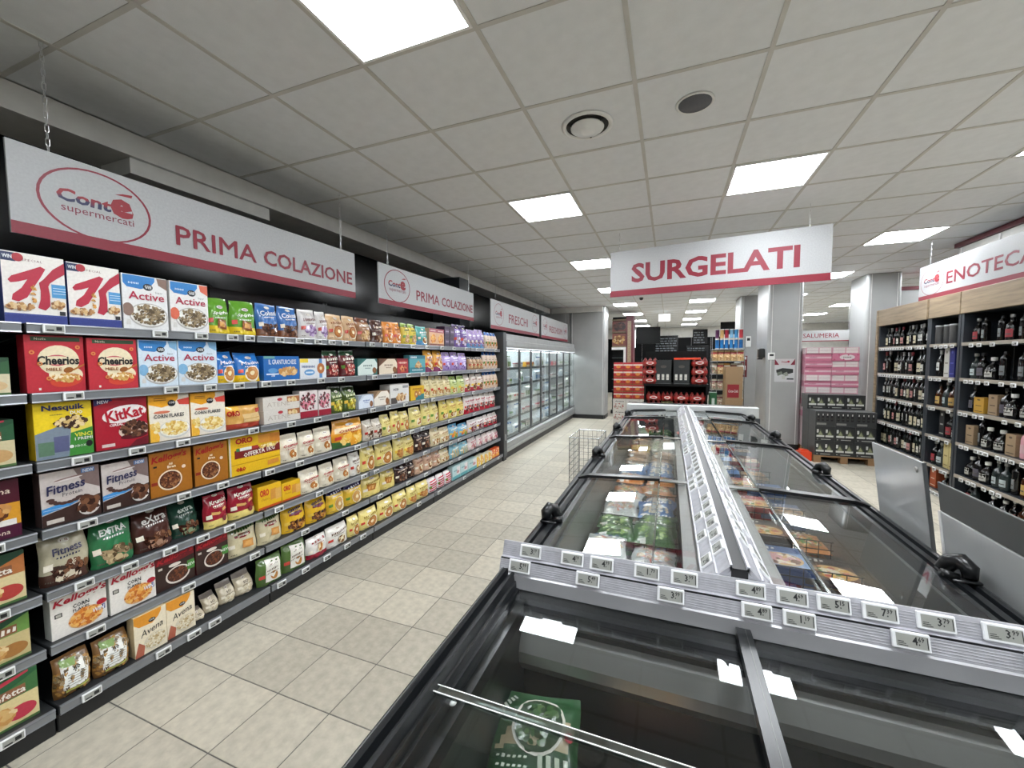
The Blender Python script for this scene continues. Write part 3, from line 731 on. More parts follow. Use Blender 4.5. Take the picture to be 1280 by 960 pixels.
biscuit('small white bag with blue top', 'bluewhite', '#dcc6b4', None, '#fff', w=.12, h=.24, top='#2e62ad', food=['#c98a4a', '#e3b37a', '#a8642f'])
def f_macine(a): a.R(0, 0, 1, .30, '#edc31e').T('Macine', .52, .60, .16, '#f3f5f8', .03, .15, .05, width=.82).T('Mulino', .55, .82, .07, '#e8e0c8', .01)
biscuit('blue and yellow ring biscuit bag', 'macine', '#2a72bd', 'Macine', '#f3f5f8', '#b97a3a', w=.165, h=.185, bot='#edc31e', rings=((.55, .30),), r=.24, wy=.66, shear=.15, lean=.2)
D('granturco', 'box', .31, .163, .07, 'wide blue biscuit box with white capitals', '#1f69b5', lambda a: a.T('IL GRANTURCHESE', .52, .76, .20, '#f1f4f7', .01, 0, .0, width=.78).FOOD(.66, .36, .26, .15, ['#d9a86a', '#c88f4c', '#ecc894'], 30, .055).R(.06, .22, .40, .28, '#e3eef8').E(.24, .40, .13, .10, '#5f9bd3').R(0, .90, .30, 1, '#6fa9a0').T('1 kg', .24, .18, .08, '#fff', .02), cat='biscuit box')
D('whitebox', 'box', .27, .146, .07, 'white biscuit box with blue cross', '#e3e6ea', lambda a: a.R(0, .80, .3, 1, '#e9cf3a').R(.72, 0, .84, 1, '#5f8fc6').RING(.78, .50, .15, .05, '#b9703c', CRM).T('Le Veneziane', .30, .60, .14, '#2c4a86', .02, width=.5).E(.34, .30, .2, .16, '#5f9bd0').R(.20, .26, .48, .34, '#dce9f4'), cat='biscuit box')
biscuit('maroon and green chestnut biscuit bag', 'maroongr', '#5d1d20', 'Rustici', '#f0e4d2', w=.165, h=.212, top='#2f4a33', food=['#a83a34', '#d9877a', '#7a2020', '#e6c6b4'], wy=.68)
def diamond(c1, c2, tc, word):
    return lambda a: a.P([(0, 0), (0, 1), (.25, 1), (0, .55)], c1).P([(.0, .0), (.0, .5), (.45, .98), (1, .98), (1, .42), (.75, .02)], c2).P([(.85, 1), (1, 1), (1, .7)], c1).T(word, .50, .58, .13, tc, .01, width=.46).T('frollini', .5, .42, .08, tc, 0, width=.3).RING(.84, .28, .11, .03, '#8a5a34', '#a87244')
D('diamteal', 'box', .25, .147, .07, 'teal biscuit box with pale diamond label', '#2f6f6a', diamond('#2b5f5c', '#d9e6df', '#2f5a56', 'Armonie'), cat='biscuit box')
D('diambrown', 'box', .26, .147, .07, 'brown biscuit box with cream diamond label', '#6b4630', diamond('#55341f', '#e6d7c0', '#6a4426', 'Armonie'), cat='biscuit box')
D('diamblue', 'box', .26, .118, .07, 'white biscuit box with blue diamond label', '#c9d2de', diamond('#8796ad', '#dfe7f2', '#2f5fa8', 'Alpine'), cat='biscuit box')
D('diambeige', 'box', .29, .138, .07, 'beige biscuit box with white diamond label', '#a98a6a', diamond('#7d5f44', '#efe7da', '#6b5a48', 'Armonie'), cat='biscuit box')
D('redbox', 'box', .18, .147, .06, 'small red biscuit box', '#a83038', lambda a: a.T('Gocciole', .5, .72, .14, '#f1dcc8', .02, width=.76).FOOD(.5, .32, .3, .2, ['#c9643c', '#e09a6a', '#7a1c20'], 22, .08).R(0, .88, 1, 1, '#7d1c26'), cat='biscuit box')
D('tealbox', 'box', .30, .182, .07, 'teal biscuit box with biscuit pyramid', '#5aa3ac', lambda a: a.R(.03, .03, .97, .30, '#2f7d8c').R(0, .80, 1, 1, '#2b6f80').T('Misura', .26, .89, .13, '#f2f6f6', .02, width=.38).P([(.30, .30), (.55, .72), (.82, .30)], '#d99a63').FOOD(.56, .42, .18, .14, NUT, 22, .05).T('senza zuccheri', .5, .15, .09, '#e8f2f2', 0, width=.7), cat='biscuit box')
biscuit('orange and purple biscuit bag', 'orangebag', '#d79a34', 'Cuori', '#6a2a52', '#c9742a', w=.19, h=.235, bot='#8a3f6a', r=.22, rings=((.40, .42), (.66, .30)))
biscuit('lilac twist wrapped bag', 'lilacbag', '#a98fc9', 'Petit', '#f3eefb', w=.19, h=.225, food=['#5d3f86', '#d6c6ea', '#8a6ab5'], block=False)
biscuit('beige biscuit bag with dark top', 'beigegrp', '#b08a63', None, '#fff', w=.12, h=.172, top='#5d4a3a', food=NUT)
def oro(words, extra=None):
    def f(a):
        a.R(0, 0, 1, .10, '#c8501f').T('ORO', .27, .70, .30, '#c2281f', .05, width=.38).T('Classico', .30, .42, .10, '#b56a1c', .0, width=.36)
        a.BAR([(.52, .30), (.78, .34), (.78, .80), (.52, .78)], '#d9983f').BAR([(.74, .26), (1, .30), (1, .76), (.74, .74)], '#e5b05c')
        if extra: extra(a)
    return f
D('oro1', 'bag', .24, .139, .075, 'tan and red dry biscuit pack', '#d9a658', lambda a: a.R(0, 0, 1, .24, '#a8402c').R(0, .70, .34, 1, '#e9b53a').T('ORO', .20, .70, .24, '#b3261e', .05, width=.3).BAR([(.42, .26), (.92, .30), (.92, .66), (.42, .62)], '#e3c188').BAR([(.44, .38), (.90, .42), (.90, .45), (.44, .41)], '#c99a58').BAR([(.80, .66), (.96, .68), (.96, .86), (.80, .84)], '#b3362c'), cat='biscuit pack', prof=[(0, .9), (.08, 1), (.85, 1), (.95, .8), (1, .55)], lean=.02, top_w=1.0)
D('oro2', 'box', .165, .142, .08, 'yellow dry biscuit pack with red lettering', '#e9b91c', oro(''), cat='biscuit pack')
def f_oro1kg(a):
    a.T('ORO', .28, .86, .15, '#b9231c', .05, width=.32).T('Classico', .28, .75, .055, '#b5701c', 0, width=.26)
    a.BAR([(.55, .72), (.78, .70), (.78, .94), (.55, .95)], '#d9923a').BAR([(.78, .70), (1, .68), (1, .92), (.78, .94)], '#cf8430')
    a.R(.10, .42, 1, .63, '#7a1f1c').T('OFFERTA 1KG', .57, .505, .12, '#efe6d8', .02, 0, .06, width=.62).R(.20, .60, .42, .68, '#dfe4de').R(.13, .60, .19, .68, '#2f7a4a').R(.42, .60, .55, .68, '#a8302c').FOOD(.78, .62, .2, .035, CRN, 18, .03)
    a.R(.0, .265, 1, .275, '#a87a10').T('ORO', .20, .14, .11, '#b9231c', .05, width=.18).BAR([(.72, .08), (.96, .10), (.96, .22), (.72, .20)], '#d9923a').R(.0, .0, .03, 1, '#c9c3b4')
D('oro1kg', 'box', .35, .248, .09, 'large yellow biscuit pack with red banner', '#eabb1e', f_oro1kg, cat='biscuit pack')
D('atene', 'box', .29, .085, .07, 'flat stacked white biscuit pack', '#dcd6cd', lambda a: a.R(.64, .50, 1, .95, '#a8683c').T('ATENE', .40, .42, .34, '#b9afa2', .0, width=.62).E(.44, .78, .07, .12, '#b02a38').FOOD(.82, .72, .14, .1, CRM and ['#e9cf9d', '#d8b777'], 6, .05), cat='biscuit pack')
D('dots', 'box', .17, .197, .07, 'white dotted snack box with red base', '#e6dcd9', lambda a: a.R(0, 0, 1, .24, '#9c1c33').FOOD(.5, .62, .46, .33, ['#2c1a1a', '#8a3040', '#d97a8a', '#4a2420'], 34, .07).RING(.32, .46, .16, .07, '#d98a9a', '#6a3a2a').RING(.70, .74, .14, .06, '#d98a9a', '#6a3a2a'), cat='biscuit box')
biscuit('dark green and yellow biscuit bag', 'greenyel', '#46591f', 'Cereali', '#dfe6b4', w=.165, h=.21, top='#27351a', food=['#d8c23a', '#a9b83c', '#8a7a2a', '#e9df8a'], wy=.64)
D('whitebox2', 'box', .28, .185, .12, 'white snack carton with biscuit picture', '#dcdad6', lambda a: a.R(.66, .78, .96, .92, '#8a8a8c').T('M BIX', .30, .74, .16, '#35353a', .02, width=.3).FOOD(.62, .32, .26, .18, NUT, 20, .08).R(.04, 0, .36, .30, '#55504c'), side='#c8c6c2', cat='biscuit box')
D('yelteal', 'box', .27, .149, .07, 'yellow and teal biscuit box', '#e2b62a', lambda a: a.R(.35, 0, 1, .40, '#2f7d86').T('Bucaneve', .48, .80, .16, '#a85a1c', .02, width=.7).RING(.40, .42, .14, .05, '#b9783a', CRM).RING(.66, .50, .12, .04, '#c98a4a', CRM), cat='biscuit box')
biscuit('cream biscuit bag with round biscuits', 'creambag', '#e3d3a2', 'Campagnole', '#8a7a3a', '#b9824a', w=.15, h=.238, rings=((.35, .24), (.66, .22)), r=.17, wy=.70)
biscuit('lime green and yellow biscuit bag', 'lime', '#c5cf86', 'Grancereale', '#5d7a2a', '#b98a4c', w=.185, h=.22, top='#9ab55c', rings=((.36, .22), (.68, .22)), r=.15)
biscuit('white brown bag with red foot', 'whitered', '#ddd0c4', 'Tarallucci', '#8a3a2a', w=.15, h=.228, bot='#b83a4a', food=NUT+CHO)
biscuit('white bag with red slanting word', 'whitecook', '#e6dcc6', 'Ottimini', '#b3202e', '#a8662e', w=.165, h=.182, rings=((.60, .28),), r=.16, wy=.62, shear=.1)
biscuit('big orange bag with red word', 'orangebig', '#e09a2a', 'Ottimini', '#b3261e', w=.34, h=.22, bot='#3f6a3a', food=['#f0bb4a', '#e5a02e', '#f6d27c'], wy=.64, band='#f0d9a6')
biscuit('white bag with dark cocoa biscuits', 'whitenut', '#ddd3c4', 'Pan', '#8a7a6a', w=.14, h=.178, food=CHO+['#e3d6c2'])
biscuit('yellow biscuit bag with brown biscuit', 'yellowck', '#e9d98c', 'Frollini', '#9a7a2a', '#a8662c', w=.165, h=.21, rings=((.62, .30),), r=.19)
biscuit('yellow biscuit bag with large ring biscuit', 'yellowring', '#e8d582', 'Ciambelle', '#8f7423', '#b0702f', w=.19, h=.19, rings=((.58, .30),), r=.24)
biscuit('yellow bag with star biscuits', 'yellowstar', '#e9d888', 'Galletti', '#8f7423', w=.17, h=.19, food=['#b97a3a', '#a8662c', '#cf9450'])
biscuit('yellow printed biscuit packet', 'yellowpk', '#e8d374', 'Abbracci', '#a8702a', '#8a4a22', w=.19, h=.23, rings=((.34, .22), (.66, .22)), r=.13)
biscuit('white bag with red foot', 'whitered2', '#e3d9d4', 'Krumiri', '#a8203a', w=.17, h=.235, bot='#bf2338', food=['#7a3038', '#c9a094', '#4a2a2c'])
biscuit('grey green cereal bag with chocolate', 'fitbag', '#bcb49a', 'Fitness', '#23254a', w=.19, h=.232, bot='#4a2f26', food=CHO+['#d9cdb4'], wy=.66, ww=.62, shear=.2, wh=.14, cat='cereal bag')
biscuit('green crunchy muesli bag', 'extrag', '#2f7448', 'EXTRA', '#e6ede6', w=.17, h=.223, food=OAT+['#c9b48a'], wy=.76, ww=.64, wh=.13, cat='cereal bag', lean=.2)
biscuit('dark brown crunchy muesli bag', 'extrab', '#4a2a24', 'eXtra', '#e9e2da', w=.175, h=.206, food=CHO+['#a8826a'], wy=.78, ww=.66, wh=.16, cat='cereal bag', lean=.25)
biscuit('dark green crunchy muesli bag', 'extrad', '#26473a', 'extra', '#cfdcd2', w=.15, h=.19, food=CHO+['#7a8a6a'], wy=.78, ww=.56, wh=.12, cat='cereal bag', lean=.35)
biscuit('red and yellow crescent biscuit bag', 'krumiri', '#971f30', 'Krumiri', '#f3e6d8', w=.175, h=.193, bot='#e8d27c', wy=.80, shear=.15, extra=lambda a: a.T('CLASSICO', .5, .63, .06, '#f0d9c8', 0, width=.44).BAR([(.2, .42), (.5, .38), (.85, .50), (.8, .58), (.5, .46), (.22, .50)], '#d9a566').DISC(.72, .22, .10, '#7a1826'))
biscuit('white bag with dark nut biscuit', 'whitecook2', '#e4dfd6', 'Biscomarket', '#5d3a2a', '#6a4424', w=.2, h=.175, rings=((.58, .26),), r=.15)
biscuit('dark brown glossy biscuit bag', 'dkbag', '#331d1b', 'Cioccolato', '#c9b09a', w=.165, h=.18, food=CHO+['#8a6a55'])
biscuit('cream biscuit bag with three biscuits', 'creamck', '#dfcfa6', 'Primizie', '#8a5a34', '#8f5a2c', w=.2, h=.17, rings=((.26, .24), (.52, .26), (.78, .24)), r=.11)
biscuit('blue and green snack bag', 'bluegreen', '#7db0c9', 'Allegri', '#f2f2d8', w=.22, h=.165, top='#4f8fb5', food=['#e0a03a', '#5f9a4a', '#d9702c'])
biscuit('white snack bag with maroon print', 'whitemaroon', '#dfd6d3', 'Wafer', '#7d2036', w=.22, h=.165, food=['#6a1c30', '#c9a9a9', '#8a4a4a'])
biscuit('cream and green grain biscuit bag', 'creamgreen', '#cfc3a0', 'Granelli', '#3f5a30', w=.205, h=.19, top='#7d8a5a', extra=lambda a: (a.E(.5, .66, .26, .07, '#8a2a30'), sq('#c98a45', .62, .34, .2)(a), a.T('INTEGRALI', .5, .66, .06, '#f0e4d4', 0, width=.36)), wy=.84)
biscuit('yellow bag with chocolate chip biscuits', 'grancer', '#e3b429', 'Gocciole', '#2c2450', w=.22, h=.18, food=['#5d3218', '#8a5a2c', '#3a1c10', '#c98a3c'], extra=lambda a: a.E(.55, .66, .30, .07, '#7d1c30'), wy=.82, ww=.6)
biscuit('yellow and dark blue biscuit bag', 'yelblue', '#e0b83a', 'Ringo', '#e6e6f0', '#c99a55', w=.22, h=.175, top='#2a2450', rings=((.56, .36),), r=.20, wy=.88, wh=.09)
biscuit('yellow bag with square biscuits', 'yelsq', '#e6d078', 'Pastefrolle', '#8a6a1c', w=.24, h=.178, extra=sq('#a86a2c', .4, .45, .24))
biscuit('pink beige bag with pretzel biscuits', 'pinkck', '#d2ab90', 'Intrecci', '#7a4434', '#7a4426', w=.17, h=.175, rings=((.55, .32),), r=.2)
biscuit('blue and yellow bag with breadsticks', 'bluestripe', '#7fb3c4', 'Grissini', '#f0f0e0', w=.23, h=.16, extra=lambda a: [a.BAR([(.12+k*.13, .05), (.17+k*.13, .05), (.22+k*.13, .60), (.17+k*.13, .60)], '#d9b34a') for k in range(6)])
biscuit('white and pink wafer bag', 'whitepink', '#e6d8d6', 'Wafer', '#a8304a', w=.2, h=.15, food=['#c96a7a', '#8a4a3a', '#e9c4c4'])
biscuit('small clear bag of oat flakes', 'oatbag', '#cbbfa6', 'SO', '#3a2c24', w=.13, h=.135, top='#8a8078', food=['#ded3ba', '#c9b99a', '#efe7d4'], wy=.60, ww=.3, block=False, lean=.5)
biscuit('green bag with white slanted label', 'rustic', '#4f6a33', 'Rustiche', '#5d4a3a', w=.215, h=.178, extra=lambda a: (a.BAR([(.22, .12), (.82, .08), (.88, .84), (.30, .92)], '#e2ded2'), a.RING(.56, .30, .14, .04, '#b0783c', CRM), a.T('Buone', .56, .72, .09, '#4a4038', 0, .2, width=.34)), wy=.56, ww=.44, wh=.08)
biscuit('white bag with dark red foot', 'whitered3', '#e0dbd5', 'Gusto', '#8a3030', '#b06a34', w=.23, h=.15, bot='#9a1f33', rings=((.55, .48),), r=.12, wy=.80)
biscuit('white pack with red diagonal stripes', 'redstripe', '#e8dfe0', None, '#fff', w=.14, h=.153, extra=lambda a: [a.BAR([(.1, .06+k*.16), (.9, .12+k*.16), (.9, .20+k*.16), (.1, .14+k*.16)], '#c02840') for k in range(5)])
D('tealwhite', 'box', .2, .158, .07, 'teal and white rice cake pack', '#b7d2d2', lambda a: a.R(0, 0, 1, .25, '#5fa6ac').R(.55, .3, 1, .9, '#e6dede').T('Galette', .4, .66, .14, '#3d7f86', .02, width=.5).E(.70, .50, .18, .12, '#c98a8a'), cat='biscuit box')
D('yelwhite', 'box', .135, .135, .07, 'yellow and white cracker box', '#e9e2c6', lambda a: a.R(0, 0, .45, 1, '#f0c21c').E(.62, .45, .22, .22, '#e6a43a').FOOD(.6, .5, .3, .3, CRN+['#e0662c'], 18, .1), cat='biscuit box')
D('orangepk', 'box', .135, .135, .07, 'bright orange snack pack', '#e2571f', lambda a: a.R(0, .1, 1, .3, '#f0a51c').FOOD(.5, .6, .4, .3, ['#f6b73c', '#d93c1c', '#fff0c0'], 18, .1), cat='snack box')
# bread and rusk boxes of the bay at the left edge
def f_rusk(c1, c2, word, food, strip='#b83048'):
    def f(a):
        a.R(0, .56, 1, 1, c1).P([(.2, .56), (.6, .72), (1, .92), (1, .56)], c2).P([(.55, .86), (.90, .96), (.90, 1), (.55, .95)], strip)
        a.R(.35, .58, .86, .76, '#8a5a3c').T(word, .58, .67, .13, '#f2ecdf', .02, .1, 0, width=.56)
        a.E(.45, .26, .36, .20, '#e3c48f').E(.80, .24, .17, .14, food).FOOD(.42, .28, .3, .15, ['#d9b070', '#e9cf9c', '#c99450'], 24, .07)
        a.R(0, 0, 1, .05, '#4a6a3a')
    return f
D('rusk_a', 'box', .26, .15, .1, 'green and cream rusk box', '#d9cfae', f_rusk('#22472f', '#345f3c', 'Dorata', '#d9b88a'), side='#1f3d28', cat='rusk box')
D('rusk_b', 'box', .26, .19, .1, 'green rusk box with brown word panel', '#d3c79f', f_rusk('#1f4a30', '#2c5a3a', 'Granfetta', '#c9a06a'), side='#1f3d28', cat='rusk box')
D('rusk_c', 'box', .26, .24, .1, 'maroon and yellow cookie box', '#d99a2c', lambda a: a.R(0, .60, 1, 1, '#4a1424').R(0, 0, 1, .22, '#4a1230').R(.55, .22, .95, .32, '#e6e2dc').T('Bella Buona', .55, .80, .10, '#e9d9c4', .01, .2, .05, width=.7).E(.5, .42, .42, .17, '#c98f52', .25).FOOD(.5, .44, .36, .14, ['#b97a3c', '#d9a565', '#5d3018'], 26, .06).T('Bella Buona', .62, .10, .08, '#e9d9c4', .01, .2, .05, width=.5), side='#3a0f1c', cat='cookie box')
D('rusk_d', 'box', .26, .21, .1, 'cream rusk box with dark green top', '#dccb9a', f_rusk('#2a4a38', '#b5713f', 'Granfetta', '#b8403a', '#2a4a38'), side='#2a3d2e', cat='rusk box')
D('rusk_e', 'box', .26, .22, .1, 'dark green rusk box with bread', '#cdbb86', f_rusk('#1d4d33', '#6f9a4a', 'Integrale', '#a8743a'), side='#1d3d2a', cat='rusk box')
D('rusk_f', 'box', .26, .23, .1, 'bright green rusk box with jam toast', '#e0cf98', f_rusk('#1f5a34', '#3d6f3c', 'Granfetta', '#c0354a'), side='#1f4a2c', cat='rusk box')
# ================================================================== breakfast shelving
LEVEL = {1: 1.745, 2: 1.453, 3: 1.162, 4: .87, 5: .60, 6: .36, 7: .105}
LNAME = {1: 'top shelf', 2: 'second shelf', 3: 'third shelf', 4: 'fourth shelf', 5: 'fifth shelf', 6: 'sixth shelf', 7: 'bottom shelf'}
M_SHELF = pmat('shelf_sheet', '#26282a', 0.5)
M_RAIL = pmat('price_rail_grey', '#85888c', 0.32, metal=0.45)
M_TAGF = pmat('tag_frame_white', '#e4e5e6', 0.4); M_TAGS = pmat('tag_screen', '#9a9b95', 0.3); M_INK = pmat('tag_ink', '#17181a', 0.4)
# (design, left end, right end along the aisle, height) for every front on each shelf
PLAN = {
1:[('specialk',0.793,0.984,0.289),('specialk',0.984,1.184,0.284),('active_b',1.177,1.376,0.272),('active_r',1.376,1.574,0.270),('spighe',1.579,1.718,0.215),('spighe',1.718,1.886,0.216),('colussi',1.886,2.056,0.218),('colussi',2.044,2.256,0.217),('whitebag',2.207,2.388,0.217),('whitebag',2.366,2.541,0.216),('beige',2.475,2.654,0.209),('beige',2.645,2.803,0.211),('brownbag',2.794,2.965,0.213),('dkbrown',2.965,3.177,0.209),('orange',3.142,3.298,0.207),('orange',3.286,3.466,0.212),('yellowgr',3.426,3.562,0.214),('yellowgr',3.548,3.692,0.216),('tealbag',3.678,3.894,0.203),('peachbox',3.894,4.222,0.196),('dkstack',4.222,4.453,0.282),('purple',4.473,4.841,0.288),('lilac',4.841,5.107,0.248),('lilac',5.107,5.370,0.266),('bluewhite',5.398,5.876,0.244)],
2:[('cheerios',0.832,1.036,0.246),('cheerios',1.031,1.231,0.241),('active_bl',1.224,1.411,0.241),('active_bl',1.403,1.614,0.245),('macine',1.614,1.755,0.189),('macine',1.735,1.918,0.182),('granturco',1.900,2.215,0.163),('whitebox',2.180,2.463,0.146),('maroongr',2.423,2.589,0.210),('maroongr',2.589,2.763,0.214),('diamteal',2.772,3.030,0.147),('diambrown',3.041,3.313,0.148),('redbox',3.313,3.497,0.148),('tealbox',3.511,3.836,0.182),('orangebag',3.805,4.195,0.239),('lilacbag',4.213,4.404,0.226),('lilacbag',4.404,4.611,0.229),('lilacbag',4.611,4.833,0.222),('beigegrp',4.857,5.100,0.172),('beigegrp',5.100,5.336,0.173),('bluewhite',5.336,5.838,0.246)],
3:[('nesquik',0.851,1.049,0.248),('kitkat',1.044,1.264,0.248),('cornyel',1.257,1.465,0.256),('cornyel',1.453,1.648,0.242),('oro1',1.652,1.899,0.139),('atene',1.887,2.181,0.178),('dots',2.175,2.349,0.200),('dots',2.341,2.509,0.194),('greenyel',2.467,2.622,0.211),('greenyel',2.613,2.800,0.208),('diamblue',2.771,3.041,0.118),('diambeige',2.965,3.265,0.138),('whitebox2',3.191,3.500,0.185),('yelteal',3.528,3.811,0.149),('creambag',3.779,3.941,0.244),('creambag',3.924,4.078,0.239),('creambag',4.078,4.223,0.233),('creambag',4.223,4.376,0.227),('lime',4.376,4.757,0.217),('whitered',4.757,4.944,0.227),('whitered',4.920,5.118,0.232),('whitered',5.118,5.330,0.225),('bluewhite',5.330,5.832,0.250)],
4:[('fitprot',0.852,1.058,0.237),('fitprot',1.052,1.250,0.227),('allbran',1.243,1.447,0.238),('allbran',1.456,1.648,0.237),('oro1kg',1.653,2.005,0.248),('whitecook',2.005,2.176,0.191),('whitecook',2.169,2.329,0.187),('whitecook',2.313,2.497,0.193),('orangebig',2.488,2.849,0.220),('whitenut',2.838,2.975,0.179),('whitenut',2.964,3.110,0.175),('yellowck',3.087,3.254,0.195),('yellowring',3.229,3.382,0.210),('yellowring',3.369,3.532,0.193),('yellowck',3.518,3.754,0.213),('yellowck',3.754,3.931,0.235),('yellowck',3.915,4.104,0.236),('yellowpk',4.122,4.309,0.235),('yellowpk',4.309,4.510,0.227),('yellowpk',4.510,4.726,0.228),('whitered2',4.726,5.035,0.259),('whitered2',5.035,5.378,0.245),('whitered2',5.378,5.763,0.229)],
5:[('fitbag',0.845,1.021,0.232),('extrag',1.010,1.178,0.223),('extrab',1.178,1.354,0.206),('extrad',1.354,1.502,0.190),('krumiri',1.507,1.670,0.191),('krumiri',1.650,1.834,0.194),('oro2',1.822,2.005,0.155),('oro2',1.999,2.157,0.130),('whitecook',2.157,2.364,0.170),('whitecook',2.348,2.528,0.170),('whitecook',2.494,2.663,0.182),('whitecook2',2.663,2.848,0.191),('yellowring',2.798,2.998,0.225),('yellowring',2.986,3.257,0.204),('yellowstar',3.257,3.426,0.218),('yellowstar',3.412,3.639,0.194),('dkbag',3.609,3.761,0.200),('dkbag',3.745,3.923,0.192),('creamck',3.923,4.114,0.199),('creamck',4.114,4.340,0.176),('bluegreen',4.340,4.566,0.180),('bluegreen',4.566,4.834,0.154),('whitemaroon',4.834,5.344,0.165),('whitered2',5.344,5.853,0.168)],
6:[('cflakes',0.857,1.062,0.189),('cflakes',1.053,1.249,0.209),('coco',1.246,1.440,0.210),('coco',1.440,1.625,0.204),('creamgreen',1.625,1.840,0.189),('creamgreen',1.828,2.033,0.190),('grancer',2.014,2.232,0.186),('grancer',2.210,2.451,0.173),('yelblue',2.410,2.616,0.180),('yelblue',2.598,2.839,0.168),('yelsq',2.809,3.068,0.178),('yelsq',3.056,3.286,0.178),('dkbag',3.261,3.500,0.173),('dkbag',3.472,3.646,0.164),('pinkck',3.601,3.769,0.186),('pinkck',3.769,3.949,0.175),('pinkck',3.949,4.143,0.162),('creamck',4.125,4.353,0.150),('bluestripe',4.333,4.580,0.166),('bluestripe',4.580,4.828,0.149),('whitepink',4.828,5.099,0.155),('whitepink',5.099,5.452,0.146),('whitepink',5.452,5.849,0.142)],
7:[('bio',0.846,0.984,0.175),('bio',0.976,1.131,0.171),('avena',1.118,1.270,0.209),('avena',1.263,1.412,0.205),('oatbag',1.407,1.530,0.050),('oatbag',1.480,1.620,0.099),('oatbag',1.567,1.706,0.121),('oatbag',1.665,1.798,0.133),('rustic',1.781,1.995,0.171),('rustic',1.969,2.199,0.185),('whitered3',2.170,2.400,0.150),('whitecook2',2.359,2.600,0.155),('yellowring',2.590,2.723,0.161),('yellowring',2.723,2.963,0.159),('yellowring',2.963,3.198,0.168),('yellowring',3.186,3.407,0.170),('yellowstar',3.407,3.578,0.168),('yellowstar',3.563,3.794,0.166),('redstripe',3.794,3.979,0.153),('redstripe',3.979,4.295,0.152),('tealwhite',4.295,4.697,0.161),('tealwhite',4.697,4.960,0.155),('yelwhite',4.960,5.220,0.140),('yelwhite',5.220,5.503,0.127),('orangepk',5.474,5.749,0.135)],
}
PLAN[1] = PLAN[1]
for k, nm, h in ((2, 'rusk_a', .15), (3, 'rusk_b', .19), (4, 'rusk_c', .24), (5, 'rusk_d', .21), (6, 'rusk_e', .21), (7, 'rusk_f', .23)):
    PLAN[k] = [(nm, .545, .80, h)]+PLAN[k]

def price_tag(digits=None, w=.068, h=.036, big=False):
    """Electronic shelf label: white frame, grey screen, dark figures; front towards -y, centred."""
    mb = MB(); mb.box(-w/2, w/2, 0, .009, -h/2, h/2, mi=0, b=.002)
    mb.quad((-w*.40, -.0004, -h*.36), (w*.44, -.0004, -h*.36), (w*.44, -.0004, h*.36), (-w*.40, -.0004, h*.36), mi=1)
    if digits:
        a, b_ = digits.split('.')
        for st, x0, z0, hh, bo in ((a+'.', .02, -.18, .46, .02), (b_, .17, .02, .28, .02)):
            v, f, sz = text_geo(st, bo, 0, 1); k = hh*h/sz[1]
            mb.add([(w*x0+p[0]*k*.85, -.0009, h*z0+p[1]*k) for p in v], f, mi=2)
        for q in range(3): mb.quad((-w*.36, -.0008, -h*(.30-q*.10)), (-w*(.1+.05*q), -.0008, -h*(.30-q*.10)), (-w*(.1+.05*q), -.0008, -h*(.26-q*.10)), (-w*.36, -.0008, -h*(.26-q*.10)), mi=2)
        mb.quad((w*.40, -.0008, -h*.30), (w*.425, -.0008, -h*.30), (w*.425, -.0008, h*.30), (w*.40, -.0008, h*.30), mi=2)
    else:
        mb.quad((w*.08, -.0008, -h*.22), (w*.34, -.0008, -h*.22), (w*.34, -.0008, h*.20), (w*.08, -.0008, h*.20), mi=2)
        mb.quad((-w*.34, -.0008, -h*.28), (-w*.02, -.0008, -h*.28), (-w*.02, -.0008, -h*.12), (-w*.34, -.0008, -h*.12), mi=2)
    return mb
TAGM = [M_TAGF, M_TAGS, M_INK]
tag_me = price_tag().mesh('price_tag', TAGM)

def rail_mesh(L):
    """Price rail profile along the shelf edge: outline in x (out) and z, extruded along y."""
    mb = MB(); pr = [(-.004, -.022), (.004, -.024), (.008, -.021), (.006, -.016), (.007, .010), (.010, .014), (.008, .019), (0, .020), (-.004, .018)]
    mb.prism([(x, z) for x, z in pr], 0, L, 'y'); return mb.mesh('price_rail', M_RAIL)
rail_me = rail_mesh(.986)
shelf_me = {False: MB().box(-.44, 0, .004, .996, -.018, .018, b=.003).mesh('shelf', M_SHELF), True: MB().box(-.48, 0, .004, .996, -.018, .018, b=.003).mesh('shelf', M_SHELF)}
up_me = MB().box(-.03, .03, -.012, .012, 0, 2.12, b=.003).mesh('upright', M_BLACK)
back_me = MB().box(-.012, 0, .002, .998, .09, 2.10).mesh('back_panel', M_BLACKP)
plin_me = MB().box(-.46, .0, .003, .997, 0, .083, b=.004).mesh('plinth', M_BLACK)
brk_me = MB().prism([(-.42, -.018), (-.03, -.018), (-.42, -.07)], -.004, .004, 'y').mesh('bracket', M_BLACK)
UN = ['at the left edge of the photo', 'with the cereal boxes', 'second after the left edge bay', 'third after the left edge bay', 'fourth after the left edge bay', 'next to the coolers']
shelves = {}
for u in range(6):
    y0 = -.165+u; t = thing('shelving_unit', 'black grocery shelving bay '+UN[u], 'shelf', (0, y0, 0), 0, 'breakfast shelving bays')
    link('back_panel', back_me, t, (-2.888, 0, 0)); link('plinth', plin_me, t, (-2.435, 0, 0))
    link('upright', up_me, t, (-2.93, .0135, 0)); link('upright', up_me, t, (-2.93, .9865, 0))
    for k, z in LEVEL.items():
        s = link('shelf', shelf_me[k == 7], t, (-2.465 if k < 7 else -2.425, 0, z)); shelves[u, k] = s
        link('price_rail', rail_me, s, (.0, .007, 0))
        if k < 7:
            for yy in (.03, .97): link('bracket', brk_me, s, (0, yy, 0))

